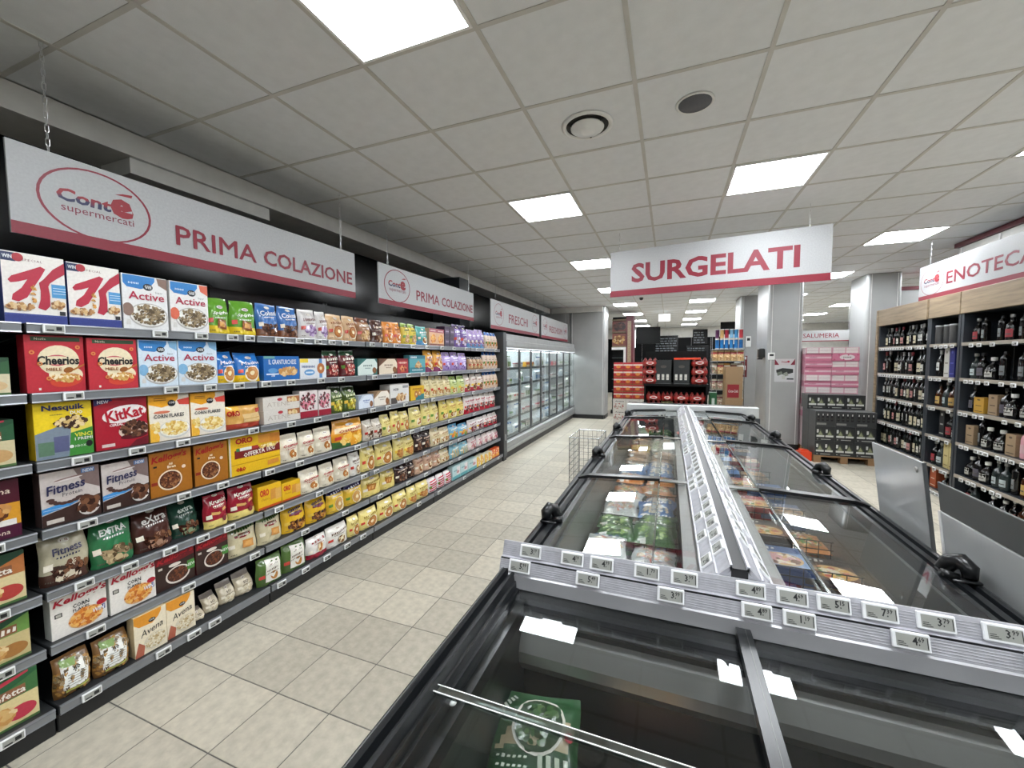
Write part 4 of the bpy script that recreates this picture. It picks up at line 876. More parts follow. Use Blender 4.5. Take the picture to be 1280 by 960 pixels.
rn = random.Random(5)
cntd = {}
seq = {}
for k, row in PLAN.items():
    items = []; tiers_of = {'atene': 2, 'dkstack': 2}
    row = [(r[0], r[1], min(r[2], row[i+1][1]) if i+1 < len(row) else min(r[2], 5.83), r[3]) for i, r in enumerate(row)]
    row = [(r[0], max(r[1], ((.79 if k == 1 else .84) if r[1] > .7 else r[1])), r[2], r[3]) for r in row]
    for (nm, a, b, h) in row:
        q = DS[nm]; n = max(1, int(round((b-a)/(q['w']*1.0)))) if (b-a) > q['w']*1.45 else 1
        tiers = 2 if nm in ('atene', 'dkstack') else 1
        for i in range(n):
            for tr in range(tiers):
                items.append((nm, a+(b-a)*i/n, a+(b-a)*(i+1)/n, h/tiers, tr))
    tot = {}
    for it in items: tot[it[0]] = tot.get(it[0], 0)+1
    num = {}
    for (nm, a, b, h, tr) in items:
        q = DS[nm]; me = dmesh(nm); i = num.get(nm, 0); num[nm] = i+1
        lab = q['desc']+(', ' if tot[nm] > 1 else ' ')
        if tot[nm] > 1: lab += ORD[min(i, 19)]+(' from the left ' if i else ' of its row ')
        lab += 'on the '+LNAME[k]
        nmq = {'box': 'carton', 'bag': 'food_bag'}[q['kind']] if 'cereal' not in q['cat'] else ('cereal_box' if q['kind'] == 'box' else 'cereal_bag')
        wv = (b-a); hh = min(max(h, .05), {1: .30, 2: .248, 3: .248, 4: .248, 5: .228, 6: .198, 7: .212}[k])
        if tiers_of.get(nm): hh = min(h, .12)
        sx = max(.4, min(1.25, (wv-.006)/q['w'])); sz = hh/q['h']
        xf = (-2.487 if k < 7 else -2.447)-rn.random()*.012-(.03 if nm in ('oatbag', 'extrad') else 0)
        o = link(nmq, me, None, (xf, (a+b)/2, LEVEL[k]+.0185+tr*hh), R90+(rn.random()-.5)*(.02 if q['kind'] == 'box' else .08))
        o.scale = (sx, 1, sz)
        tag(o, lab, q['cat'], 'packs on the '+LNAME[k]+' of the breakfast shelving')
    # price tags on the rail, one per article
    last = None
    for (nm, a, b, h) in row:
        yc = (a+b)/2+.03
        if nm == last and rn.random() < .75: continue
        last = nm
        u = int(math.floor(yc+.165))
        if u < 0 or u > 5: continue
        yl = min(max(yc+.165-u, .05), .95)
        link('price_tag', tag_me, shelves[u, k], (.0195, yl, -.001), R90)
# ================================================================== glass door coolers
M_CGREY = pmat('cooler_grey', '#9a9c9b', 0.38, metal=0.35); M_CDARK = pmat('cooler_dark', '#3a3d3f', 0.42)
M_CIN = pmat('cooler_liner', '#dfe3e4', 0.5); M_CGL = glass_mat('cooler_glass', '#eef2f1', 1.4)
M_CRAIL = pmat('cooler_rail', '#4d5254', 0.4)
CW = 1.262; CY = 5.99; CL = [.33, .62, .90, 1.18, 1.46]
c_body = MB(); c_body.box(-.86, -.80, 0, CW, .10, 2.0).box(-.80, -.05, 0, CW, .26, .30).box(-.86, 0, 0, CW, 1.79, 1.80)
c_canopy = MB().prism([(-.86, 1.80), (.0, 1.80), (.012, 1.83), (.012, 1.90), (-.012, 1.915), (-.012, 2.0), (-.03, 2.02), (-.86, 2.02)], .002, CW-.002, 'y')
c_kick = MB().box(-.86, -.03, 0.002, CW-.002, 0, .10)
c_bump = MB().prism([(-.86, .10), (-.015, .10), (.008, .125), (.008, .175), (-.008, .18), (-.008, .20), (.004, .205), (.004, .262), (-.02, .27), (-.86, .27)], .002, CW-.002, 'y')
c_side = MB().box(-.86, .0, -.006, .006, .27, 1.80)
c_shelf = MB().box(-.78, -.10, .02, CW-.02, -.012, .0)
c_srail = MB().box(-.10, -.085, .02, CW-.02, -.03, .010)
c_led = MB().box(-.115, -.100, .03, CW-.03, -.024, -.0125)
DW = CW/2-.004
fr = MB()
for a, b_, z0, z1 in ((.0, .034, .31, 1.785), (DW-.034, DW, .31, 1.785), (.024, DW-.024, .31, .338), (.024, DW-.024, 1.757, 1.785)): fr.box(-.022, 0, a, b_, z0, z1, b=.003)
gl = MB().box(-.014, -.008, .034, DW-.034, .338, 1.757)
hd = MB().tube([(.0, DW-.04, .85), (.03, DW-.04, .87), (.03, DW-.04, 1.25), (.0, DW-.04, 1.27)], .007, 6)
ME = {k: v.mesh(k, m) for k, v, m in (('body', c_body, M_CIN), ('canopy', c_canopy, M_CGREY), ('kick_plate', c_kick, M_BLACK), ('bumper', c_bump, M_CGREY),
      ('side_panel', c_side, M_CIN), ('shelf', c_shelf, M_CIN), ('shelf_rail', c_srail, M_CRAIL), ('lamp', c_led, M_LEDC), ('door', fr, M_CDARK), ('glass', gl, M_CGL), ('handle', hd, M_CGREY))}
POS = ['nearest', 'second', 'third', 'farthest']
for u in range(4):
    y0 = CY+u*CW
    t = thing('glass_door_cooler', POS[u]+' glass door dairy cooler in the row beyond the breakfast shelves', 'cooler', (-2.42, y0, 0), 0, 'glass door coolers')
    for k in ('body', 'canopy', 'kick_plate', 'bumper'): link(k, ME[k], t)
    for z in CL:
        s = link('shelf', ME['shelf'], t, (0, 0, z)); link('shelf_rail', ME['shelf_rail'], s); link('lamp', ME['lamp'], s)
    link('lamp', ME['lamp'], t, (.03, 0, 1.80)); link('lamp', ME['lamp'], t, (-.30, 0, 1.80))
    for d in range(2):
        dr = link('door', ME['door'], t, (0, .004+d*CW/2, 0)); link('glass', ME['glass'], dr); link('handle', ME['handle'], dr)
cs = thing('cooler_end_panel', 'dark grey end panel between the breakfast shelves and the coolers', 'panel', (-2.42, 5.915, 0))
MB().box(-.86, .012, -.065, .065, .06, 2.03, b=.006).obj('panel', M_CDARK, cs); MB().box(-.86, .0, -.06, .06, 0, .06).obj('foot', M_BLACK, cs)
MB().box(.012, .016, -.02, .02, .32, .42).obj('badge', M_CGREY, cs)

M_DAIRY = print_mat('dairy_pack', 0.35)
def tub(c1, c2): return MB().lathe([(.036, 0), (.044, .07), (.047, .072), (.047, .082), (.0, .083)], 12, cols=[c1, c2, c2, c2]).mesh('tub', M_DAIRY, colors=True)
def milk(c1, c2):
    mb = MB(); mb.box(-.035, .035, 0, .07, 0, .17, lin(c1)); mb.prism([(0, .17), (.07, .17), (.038, .205), (.032, .205)], -.035, .035, 'x', lin(c1))
    mb.quad((-.034, -.001, .03), (.034, -.001, .03), (.034, -.001, .11), (-.034, -.001, .11), lin(c2)); mb.lathe([(.012, .19), (.012, .205), (0, .206)], 8, (0, .02, 0), lin(c2)); return mb.mesh('milk_carton', M_DAIRY, colors=True)
def bottle_d(c1, c2, c3): return MB().lathe([(.034, 0), (.036, .02), (.036, .10), (.030, .13), (.014, .165), (.014, .18), (.017, .181), (.017, .20), (0, .201)], 12, cols=[c1, c2, c2, c1, c1, c1, c3, c3]).mesh('drink_bottle', M_DAIRY, smooth=True, colors=True)
def packd(c1, c2): a = Art(.12, .1, c1); a.R(0, .55, 1, .95, c2).E(.5, .28, .3, .2, '#e8e0cc'); return carton(a, .1, c1).mesh('dairy_pack', M_DAIRY, colors=True)
DK = [('yogurt_tub', tub('#e8ebee', '#c6d3e0'), .10), ('yogurt_tub', tub('#e9ddd8', '#b8485a'), .10), ('milk_carton', milk('#dfe6ec', '#5d8fc4'), .078), ('milk_carton', milk('#e6e6e2', '#7a9a5a'), .078),
      ('dairy_pack', packd('#f0f2f4', '#2f5fa8'), .126), ('dairy_pack', packd('#3a2a2a', '#b9a9a0'), .126), ('dairy_pack', packd('#f0ede4', '#c9303a'), .126), ('yogurt_tub', tub('#f0f0ee', '#5d8f4a'), .10),
      ('drink_bottle', bottle_d('#e6e8ea', '#c9d4df', '#3f6fa8'), .08), ('dairy_pack', packd('#e4e7ea', '#9fb4c8'), .126), ('dairy_pack', packd('#e6e4dc', '#8aa25c'), .126), ('dairy_pack', packd('#d9d4d0', '#6a4a4a'), .126)]
DO = [('dairy_pack', packd('#e9b03a', '#d9662c'), .126), ('dairy_pack', packd('#c9404a', '#e6d2cf'), .126)]
DN = ['first', 'second', 'third', 'fourth', 'fifth', 'sixth', 'seventh', 'eighth']; SN = ['bottom', 'second lowest', 'middle', 'second highest', 'top']
rn = random.Random(11)
for dd in range(8):
    for k, z in enumerate(CL):
        y = CY+dd*CW/2+.05; ye = CY+(dd+1)*CW/2-.05
        pair = [DK[rn.randrange(len(DK))], DK[rn.randrange(len(DK))]]
        if k == 4 and dd == 2: pair = [DO[0], DO[0]]
        if k == 4 and dd == 5: pair = [DO[1], DK[5]]
        while True:
            nm, me, wd = pair[0 if y < (CY+(dd+.5)*CW/2) else 1]
            if y+wd > ye: break
            tag(link(nm, me, None, (-2.535-rn.random()*.02, y+wd/2, z+.0005), R90), 'small %s packaged dairy %s on the %s shelf behind the %s cooler door' % ('bright' if me in (DO[0][1], DO[1][1]) else 'pale', nm.split('_')[-1], SN[k], DN[dd]), 'dairy product', 'dairy products behind cooler door '+DN[dd])
            y += wd
# ================================================================== island freezers
M_FRIM = pmat('freezer_rim', '#141618', 0.28, var=.1); M_FBODY = pmat('freezer_body', '#55585a', 0.4, metal=.2)
M_FIN = pmat('freezer_liner', '#6e706c', 0.35, metal=.3); M_FSTEEL = pmat('freezer_steel', '#a3a3a0', 0.3, metal=.65)
M_FGL = glass_mat('freezer_glass', '#f4f5f5', 1.36); M_FBAR = pmat('lid_bar', '#0f1011', 0.3); M_GBAR = pmat('lid_bar_grey', '#5d5f5a', 0.3, metal=.4)
M_LAB = pmat('label_rail', '#b6b6bc', 0.35, metal=.3, var=.1, scale=40); M_CHROME = pmat('chrome_strip', '#a8a9ab', 0.18, metal=.9)
M_WIRE = pmat('black_wire', '#26282a', 0.35, metal=.5); M_WIREW = pmat('bright_wire', '#b9bcc0', 0.25, metal=.9)
M_CLEAR = glass_mat('clear_strip', '#c9d2cf', 1.5, 0.08, boost=.22)
XC = .20
BAYS = [(1.345, 2.39), (2.39, 3.70), (3.70, 5.0), (5.0, 5.73)]
def run(sg, label):
    t = thing('chest_freezer', label, 'freezer')
    def Q(q): return XC+sg*q
    def bx(mb, q0, q1, y0, y1, z0, z1, b=0.0): a, c = sorted((Q(q0), Q(q1))); mb.box(a, c, y0, y1, z0, z1, b=b); return mb
    Ya, Yb = 1.345, 5.73
    m = MB(); bx(m, .62, .705, Ya, Yb, 0.08, .80); bx(m, .07, .11, Ya, Yb, .08, .88); bx(m, .11, .62, Ya, Yb, .08, .30); bx(m, .11, .62, Ya, Ya+.04, .30, .86); bx(m, .11, .62, Yb-.04, Yb, .30, .86)
    m.obj('body', M_FBODY, t)
    m = MB(); bx(m, .05, .70, Ya+.03, Yb-.03, 0, .08); m.obj('base', M_BLACK, t)
    m = MB()   # liner: sloping outer wall, inner wall, bottom
    m.prism([(Q(.62), .86), (Q(.60), .86), (Q(.56), .45), (Q(.56), .31), (Q(.62), .31)], Ya+.04, Yb-.04, 'y'); bx(m, .11, .125, Ya+.04, Yb-.04, .31, .895); bx(m, .125, .56, Ya+.04, Yb-.04, .30, .42)
    m.obj('liner', M_FIN, t)
    m = MB(); m.prism([(Q(q), z) for q, z in [(.72, .79), (.727, .872), (.722, .888), (.712, .892), (.698, .892), (.694, .878), (.680, .878), (.676, .894), (.650, .898), (.646, .886), (.632, .886), (.628, .902), (.612, .902), (.612, .79)]], Ya, Yb, 'y'); m.obj('rim', M_FRIM, t)
    m = MB(); m.prism([(Q(.722), .846), (Q(.730), .846), (Q(.730), .852), (Q(.722), .852)], Ya, Yb, 'y'); m.obj('trim_line', M_CHROME, t)
    m = MB(); bx(m, .075, .145, Ya, Yb, .893, .903); m.obj('inner_ledge', M_FSTEEL, t)
    for i, (a, b_) in enumerate(BAYS):
        g = MB(); z0, z1 = .904, .922   # outer sliding pane, tilted towards the aisle
        g.add([(Q(.628), a+.015, z0), (Q(.24), a+.015, z1), (Q(.24), b_-.015, z1), (Q(.628), b_-.015, z0), (Q(.628), a+.015, z0-.004), (Q(.24), a+.015, z1-.004), (Q(.24), b_-.015, z1-.004), (Q(.628), b_-.015, z0-.004)],
              [(0, 1, 2, 3), (7, 6, 5, 4), (0, 4, 5, 1), (2, 6, 7, 3), (1, 5, 6, 2), (3, 7, 4, 0)])
        lid = g.obj('lid_glass', M_FGL, t)
        g = MB(); z0, z1 = .908, .916
        g.add([(Q(.27), a+.005, z0), (Q(.105), a+.005, z1), (Q(.105), b_-.005, z1), (Q(.27), b_-.005, z0), (Q(.27), a+.005, z0-.004), (Q(.105), a+.005, z1-.004), (Q(.105), b_-.005, z1-.004), (Q(.27), b_-.005, z0-.004)],
              [(0, 1, 2, 3), (7, 6, 5, 4), (0, 4, 5, 1), (2, 6, 7, 3), (1, 5, 6, 2), (3, 7, 4, 0)])
        g.obj('fixed_glass', M_FGL, t)
        m = MB(); m.prism([(Q(.70), .899), (Q(.64), .918), (Q(.24), .936), (Q(.24), .921), (Q(.63), .903), (Q(.69), .890)], b_-.025, b_+.025, 'y'); m.obj('cross_bar', M_FBAR, t)
        m = MB(); bx(m, .10, .24, b_-.022, b_+.022, .9165, .9225); m.obj('inner_bar', M_GBAR, t)
        m = MB(); m.prism([(Q(.246), .9225), (Q(.238), .9235), (Q(.238), .9175), (Q(.246), .9170)], a+.02, b_-.02, 'y'); m.obj('glass_edge', M_CLEAR, t)
        yk = {0: 1.70, 1: 2.95, 2: 4.12, 3: 5.25}[i]   # grip on the rim: base, upright and curled hook
        h = MB(); bx(h, .640, .715, yk-.05, yk+.05, .894, .904, b=.004)
        h.tube([(Q(.650), yk+.025, .902), (Q(.668), yk+.02, .935), (Q(.684), yk, .946), (Q(.694), yk-.02, .932), (Q(.692), yk-.03, .905)], [.022, .025, .026, .024, .018], 10)
        h.tube([(Q(.66), yk-.03, .905), (Q(.62), yk-.035, .916)], .014, 6)
        h.obj('handle', M_FBAR, t, smooth=True)
    # wire dividers between the goods
    for yy in (1.62, 2.02, 2.36, 2.80, 3.25, 3.68, 4.15, 4.60, 5.05):
        m = MB()
        for k in range(9): q = .15+k*.05; m.box(Q(q)-.0016, Q(q)+.0016, yy-.0016, yy+.0016, .42, .70)
        for z in (.50, .58, .66, .70): a, c = sorted((Q(.14), Q(.56))); m.box(a, c, yy-.002, yy+.002, z-.002, z+.002)
        m.obj('wire_divider', M_WIRE, t)
    return t
run(-1, 'left half of the double island freezer with sliding glass lids')
run(1, 'right half of the double island freezer with sliding glass lids')

# ---- price label spine between the two freezers
sp = thing('label_rail', 'long sloped rail full of price labels between the freezer halves', 'label rail')
MB().box(XC-.068, XC+.068, 1.302, 5.73, .70, .922).obj('support', M_FSTEEL, sp)
for sg, nm in ((-1, 'slope'), (1, 'slope')):
    m = MB()
    for k in range(2):
        q0, z0, q1, z1 = (.094, .926, .060, .960) if k == 0 else (.058, .962, .024, .996)
        m.prism([(XC+sg*q0, z0), (XC+sg*q1, z1), (XC+sg*(q1-.006), z1-.004), (XC+sg*(q0-.016), z0-.004)], 1.302, 5.73, 'y')
        m.prism([(XC+sg*(q0+.004), z0), (XC+sg*(q0+.004), z0+.006), (XC+sg*(q0-.002), z0+.006), (XC+sg*(q0-.002), z0)], 1.302, 5.73, 'y')
    m.obj('slope', M_LAB, sp)
MB().box(XC-.022, XC+.022, 1.302, 5.73, .922, .990).obj('spine', M_BLACK, sp)
MB().prism([(XC-.078, .922), (XC-.020, .984), (XC+.020, .984), (XC+.078, .922)], 1.3025, 5.729, 'y').obj('core', M_LAB, sp)
MB().box(XC-.026, XC-.019, 1.302, 5.73, .985, 1.0).obj('spine_lip', M_LAB, sp); MB().box(XC+.019, XC+.026, 1.302, 5.73, .985, 1.0).obj('spine_lip', M_LAB, sp)
rn = random.Random(3)
prices = ['4.89', '3.99', '2.49', '5.19', '1.79', '6.99']
ptag = [price_tag(p, .068, .046).mesh('price_tag', TAGM) for p in prices[:3]]
def place_tag(me, parent, x, y, z, rz, tilt):
    o = link('price_tag', me, parent); o.matrix_local = Matrix.Translation((x, y, z)) @ Matrix.Rotation(rz, 4, 'Z') @ Matrix.Rotation(-tilt, 4, 'X'); return o
TL = math.radians(45)
for sg in (-1, 1):
    for k, (q, z) in enumerate(((.082, .949), (.046, .985))):
        y = 1.42+.03*k
        while y < 5.68:
            if rn.random() < (.80 if y > 2.3 or y < 1.9 else .6):
                place_tag(ptag[rn.randrange(3)], sp, XC+sg*q, y, z, R90*sg, TL if sg < 0 else TL-.25*rn.random())
            y += .092+.02*rn.random()

# ---- cabinet across the near end, lids slid half open
ec = thing('end_freezer', 'dark freezer cabinet across the near end with glass lids', 'freezer')
EX0, EX1, EY0, EY1 = -.525, .925, .36, 1.30
m = MB(); m.box(EX0+.02, EX0+.07, EY0, EY1, .08, .84).box(EX1-.07, EX1-.02, EY0, EY1, .08, .84).box(EX0+.07, EX1-.07, EY0, EY0+.06, .08, .84).box(EX0+.07, EX1-.07, 1.231, EY1, .08, .842).box(EX0+.07, EX1-.07, EY0+.06, 1.22, .08, .30); m.obj('body', M_FRIM, ec)
MB().box(EX0+.05, EX1-.05, EY0+.03, EY1-.01, 0, .08).obj('base', M_BLACK, ec)
def rim_profile(sg, xe):   # stepped sliding tracks seen along the aisle edge
    return [(xe, .79), (xe-sg*.004, .88), (xe+sg*.006, .896), (xe+sg*.026, .898), (xe+sg*.030, .880), (xe+sg*.040, .880), (xe+sg*.044, .892), (xe+sg*.050, .890), (xe+sg*.054, .864), (xe+sg*.060, .862), (xe+sg*.0615, .803), (xe+sg*.094, .801), (xe+sg*.100, .77)]
MB().prism(rim_profile(1, EX0), EY0, 1.235, 'y').obj('side_rim', M_FRIM, ec); MB().prism(rim_profile(-1, EX1), EY0, 1.235, 'y').obj('side_rim', M_FRIM, ec)
MB().box(EX0, EX1, EY0-.02, EY0+.05, .79, .90, b=.008).obj('front_rim', M_FRIM, ec)
for sg, xe in ((1, EX0), (-1, EX1)):
    MB().box(min(xe+sg*.010, xe+sg*.013), max(xe+sg*.010, xe+sg*.013), EY0, 1.235, .8965, .8985).obj('trim_line', M_CHROME, ec)
# rear inner wall: dark panel, folded steel ledge, lower steel strip
MB().box(EX0+.10, EX1-.10, 1.19, 1.218, .30, .815).obj('rear_liner', M_FRIM, ec)
m = MB(); m.prism([(1.19, .748), (1.165, .742), (1.14, .690), (1.142, .655), (1.17, .615), (1.19, .615)], EX0+.10, EX1-.10, 'x'); m.obj('steel_ledge', M_FSTEEL, ec)
MB().box(EX0+.10, EX1-.10, 1.175, 1.19, .775, .782).obj('ledge_lip', M_CHROME, ec)
for sg, xe in ((1, EX0), (-1, EX1)):
    MB().box(min(xe+sg*.09, xe+sg*.10), max(xe+sg*.09, xe+sg*.10), EY0+.06, 1.19, .31, .77).obj('side_liner', M_FRIM, ec)
MB().box(EX0+.10, EX1-.10, EY0+.06, 1.19, .301, .36).obj('bottom_liner', M_FBAR, ec)
for a, b_ in ((EX0+.062, XC-.016), (XC+.016, EX1-.062)):
    p = MB().prism([(.70, .806), (1.226, .832), (1.226, .836), (.70, .810)], a, b_, 'x').obj('rear_lid', M_FGL, ec)
    p = MB().box(a-.02, b_, EY0+.05, .735, .8665, .8705).obj('front_lid', M_FGL, ec)
    MB().prism([(.730, .8655), (.748, .8665), (.748, .8745), (.730, .8735)], a-.02, b_, 'x').obj('lid_edge', M_CLEAR, p)
    for yy in (.7295, .7485): MB().box(a-.02, b_, yy-.0009, yy+.0009, .8735, .8752).obj('edge_glint', M_WHITE, p)  # white strips paint the highlights where the lid edge catches light
    MB().lathe([(.009, 0), (.009, .003), (.006, .005), (0, .005)], 12, (a+.012, .775, .8150)).obj('stopper', M_WHITE, p, smooth=True)
m = MB(); m.box(XC-.018, XC+.018, EY0+.05, 1.225, .838, .862); m.obj('centre_bar', M_FRIM, ec); MB().box(XC+.004, XC+.005, EY0+.05, 1.225, .8621, .8626).obj('trim_line', M_GBAR, ec)
# label rail over the rear edge: two stepped rows
MB().prism([(1.300, .70), (1.300, .965), (1.285, .970), (1.268, .925), (1.252, .925), (1.236, .884), (1.236, .855), (1.236, .843), (1.26, .843), (1.26, .70)], EX0-.005, EX1+.005, 'x').obj('label_rail', M_LAB, ec)
MB().prism([(1.2265, .838), (1.2355, .838), (1.2355, .883), (1.2285, .880)], EX0-.005, EX1+.005, 'x').obj('chrome_strip', pmat('steel_strip', '#a9a9ac', .35, metal=.3), ec)
MB().box(EX0-.003, EX1+.003, 1.2505, 1.2535, .9215, .9262).obj('row_shade', M_BLACK, ec)  # black strip stands in for the shade at the step between rows
for k in range(6):
    z = .888+k*.006; y = 1.2365+(z-.884)*.39
    MB().box(EX0-.004, EX1+.005, y-.0012, y, z, z+.0015).obj('rail_groove', M_LAB, ec)
    z = .929+k*.006; y = 1.2685+(z-.925)*.378
    MB().box(EX0-.004, EX1+.005, y-.0012, y, z, z+.0015).obj('rail_groove', M_LAB, ec)
UP = [(-.429, '3.19'), (-.286, '4.19'), (-.191, '4.99'), (-.055, '1.79'), (.051, '3.99'), (.223, '4.89'), (.322, '4.69'), (.415, '5.15'), (.512, '7.39'), (.621, '3.79'), (.743, '3.99')]
LO = [(-.457, '5.99'), (-.229, '5.49'), (.014, '3.99'), (.233, '4.89'), (.331, '1.19'), (.56, '4.69'), (.80, '3.49')]
for row, y, z in ((UP, 1.268, .951), (LO, 1.234, .911)):
    for x, p in row: place_tag(price_tag(p, .074, .040).mesh('price_tag', TAGM), ec, x, y, z, 0, math.radians(20))

# ---- second cabinet across the far end
fc = thing('end_freezer', 'far end freezer cabinet with pale grey rim behind the long rail', 'freezer')
M_FPALE = pmat('pale_rim', '#c4c6c6', 0.35, metal=.2)
FY = 5.79
m = MB(); m.box(-.53, 1.04, FY, FY+.10, .08, .82).box(-.53, 1.04, FY+.72, FY+.80, .08, .86).box(-.53, -.46, FY+.10, FY+.72, .08, .86).box(.97, 1.04, FY+.10, FY+.72, .08, .86).box(-.46, .97, FY+.10, FY+.72, .08, .4); m.obj('body', M_FBODY, fc)
MB().box(-.54, 1.05, FY-.012, FY+.10, .850, .985, b=.008).obj('front_rim', M_FPALE, fc); MB().box(-.54, 1.06, FY-.03, FY+.02, .74, .849).obj('dark_band', M_DARK, fc)
MB().box(-.54, 1.05, FY+.70, FY+.80, .861, .93, b=.01).obj('rear_rim', M_FRIM, fc); MB().box(-.52, .97, FY+.1, FY+.70, .925, .930).obj('lid_glass', M_FGL, fc)

# ---- frozen goods
M_FROZ = print_mat('frozen_film', 0.28, coat=.2, gain=1.0)
def fz(base, word, wc, food, band=None, w=.19, h=.24, d=.06):
    a = Art(w, h, base); a.FOOD(.5, .42, .38, .26, food, 40, .07, len(word)+3)
    if band: a.R(0, .72, 1, .92, band)
    a.T(word, .5, .80, .09, wc, .02, 0, .04, width=.7); a.E(.2, .15, .10, .07, '#e8e8e0'); return bag(a, d, prof=[(0, .05), (.06, .1), (.15, .7), (.5, 1), (.85, .7), (.94, .1), (1, .05)], lean=0, seed=len(word), top_w=1.0, nu=14, nv=16).mesh('frozen_bag', M_FROZ, smooth=True, colors=True)
def fbox(base, c2, food, w=.27, h=.22, d=.035):
    a = Art(w, h, base); a.R(0, .70, 1, 1, c2).T('Pizza', .35, .85, .14, '#f2eee6', .02, width=.4).E(.58, .36, .32, .30, '#d9b070').FOOD(.58, .36, .26, .24, food, 30, .06); return carton(a, d, c2).mesh('frozen_box', M_FROZ, colors=True)
VEG = ['#4f7a34', '#6f9a45', '#35592a', '#8fae5a']; FRY = ['#e3c45a', '#d9ae3c', '#efd98a']; FSH = ['#d9c7a8', '#e9dfcc', '#b9a488', '#c9d6de']; MIX = ['#c0503a', '#e0a83c', '#5f8a3a', '#e9dfc4']
FB = {'green vegetable': fz('#3f6a3a', 'Spinaci', '#eef2e6', VEG, '#27482a'), 'clear vegetable': fz('#a9a88c', 'Minestrone', '#44523a', VEG+MIX), 'yellow chip': fz('#d9b83c', 'Patatine', '#a8281e', FRY, '#c9302a'),
      'blue fish': fz('#3f74ae', 'Merluzzo', '#f0f4f8', FSH, '#2a5590'), 'white seafood': fz('#c3c6c2', 'Mare', '#3a5a7a', FSH+['#d98a7a']), 'brown breaded': fz('#8a6a48', 'Panati', '#f0e6d4', ['#c98f4a', '#b0763a', '#e0b06a']), 'orange mixed': fz('#c9803c', 'Misto', '#f6ead4', MIX)}
FX = {'dark pizza': fbox('#6a4a3a', '#33241f', MIX), 'red pizza': fbox('#c9b090', '#a02a2c', MIX), 'white dessert': fbox('#c9c6c0', '#5d6f92', ['#e9d9c4', '#b98a5a', '#6a4430']), 'blue ice cream': fbox('#8aa2c4', '#34548a', ['#e9dfc9', '#d9a0a0', '#7a5238'])}
rn = random.Random(21); FUN = {}
def lay(nm, me, desc, cat, x, y, z, rz, tx, where):
    o = link(nm, me); o.matrix_world = Matrix.Translation((x, y, z)) @ Matrix.Rotation(rz, 4, 'Z') @ Matrix.Rotation(-R90+tx, 4, 'X')
    FUN.setdefault((desc, where), []).append(o); o['category'] = cat; o['group'] = 'frozen goods in the '+where
kb = list(FB.items()); kx = list(FX.items())
secs = [1.42, 1.64, 2.04, 2.38, 2.82, 3.27, 3.70, 4.17, 4.62, 5.07, 5.60]
for i in range(len(secs)-1):
    ya, yb = secs[i]+.01, secs[i+1]-.01; n = 2 if yb-ya > .3 else 1
    pick = [kb[(i*3+1+rn.randrange(2)) % 7] for _ in range(2)]
    for j in range(2):      # left half: bags
        ds, me = pick[j]
        for k in range(n):
            for tr in range(2):
                lay('frozen_bag', me, ds+' bag', 'frozen food', XC-.46+j*.205+rn.uniform(-.01, .01), ya+k*(yb-ya)/n+.005, .635+tr*.065+rn.uniform(-.005, .02), rn.uniform(-.12, .12), rn.uniform(-.15, .15), 'left freezer')
    ds, me = kx[(i+rn.randrange(2)) % 4] if i not in (6, 7) else kb[3]
    dd2, me2 = kx[(i+2) % 4] if i % 3 else kb[(i*2) % 7]
    for tr in range(3):     # right half: boxes and bags
        lay('frozen_box', me, ds+(' box' if i not in (6, 7) else ' bag'), 'frozen food', XC+.27+rn.uniform(-.006, .006), ya+.01, .60+tr*.04, rn.uniform(-.04, .04), 0, 'right freezer')
    for tr in range(2):
        lay('frozen_box' if i % 3 else 'frozen_bag', me2, dd2+(' box' if i % 3 else ' bag'), 'frozen food', XC+.475+rn.uniform(-.006, .006), ya+.01, .60+tr*.05, R90*(1 if i % 3 else 0)*0+rn.uniform(-.04, .04), 0, 'right freezer')
sa_ = Art(.24, .26, '#2a5532'); sa_.R(0, .0, 1, .42, '#234a2b').P([(.1, .44), (.34, .80), (.95, .70), (.88, .46)], '#b9a98a').DISC(.55, .66, .30, '#d9d6c9', 20).DISC(.55, .66, .27, '#1d3a1c', 20).FOOD(.55, .66, .24, .19, ['#24401f', '#35592a', '#1c3418', '#4a6a38'], 50, .04)
for q_ in range(4): sa_.BAR([(.58+q_*.09, .06), (.63+q_*.09, .06), (.63+q_*.09, .40), (.58+q_*.09, .40)], '#c3ccb8')
for q_ in range(5): sa_.SCRIB(6, .30, .36-q_*.07, .03, '#dfe6da', 0, .36)
sa_.DISC(.90, .58, .05, '#b83a44', 12).SCRIB(7, .14, .80, .08, '#e6ece2', .9, .34)
sp_me = bag(sa_, .09, prof=[(0, .05), (.06, .1), (.15, .7), (.5, 1), (.85, .7), (.94, .1), (1, .05)], lean=0, seed=6, top_w=1.0).mesh('frozen_bag', M_FROZ, smooth=True, colors=True)
lay('frozen_bag', sp_me, 'large dark green spinach bag', 'frozen food', -.295, .84, .55, .20, .40, 'near end cabinet')
lay('frozen_box', FX['red pizza'], 'tan box', 'frozen food', -.06, .82, .40, -.2, 0, 'near end cabinet')
for (ds, wh), lst in FUN.items():
    lst.sort(key=lambda o: o.matrix_world.translation.y)
    for i, o in enumerate(lst):
        o['label'] = (ds+' in the '+wh) if len(lst) == 1 else '%s frozen %s counted from the near end of the %s' % (ORD[i] if i else 'first', ds, wh) if i < 20 else ds+' deep in the '+wh

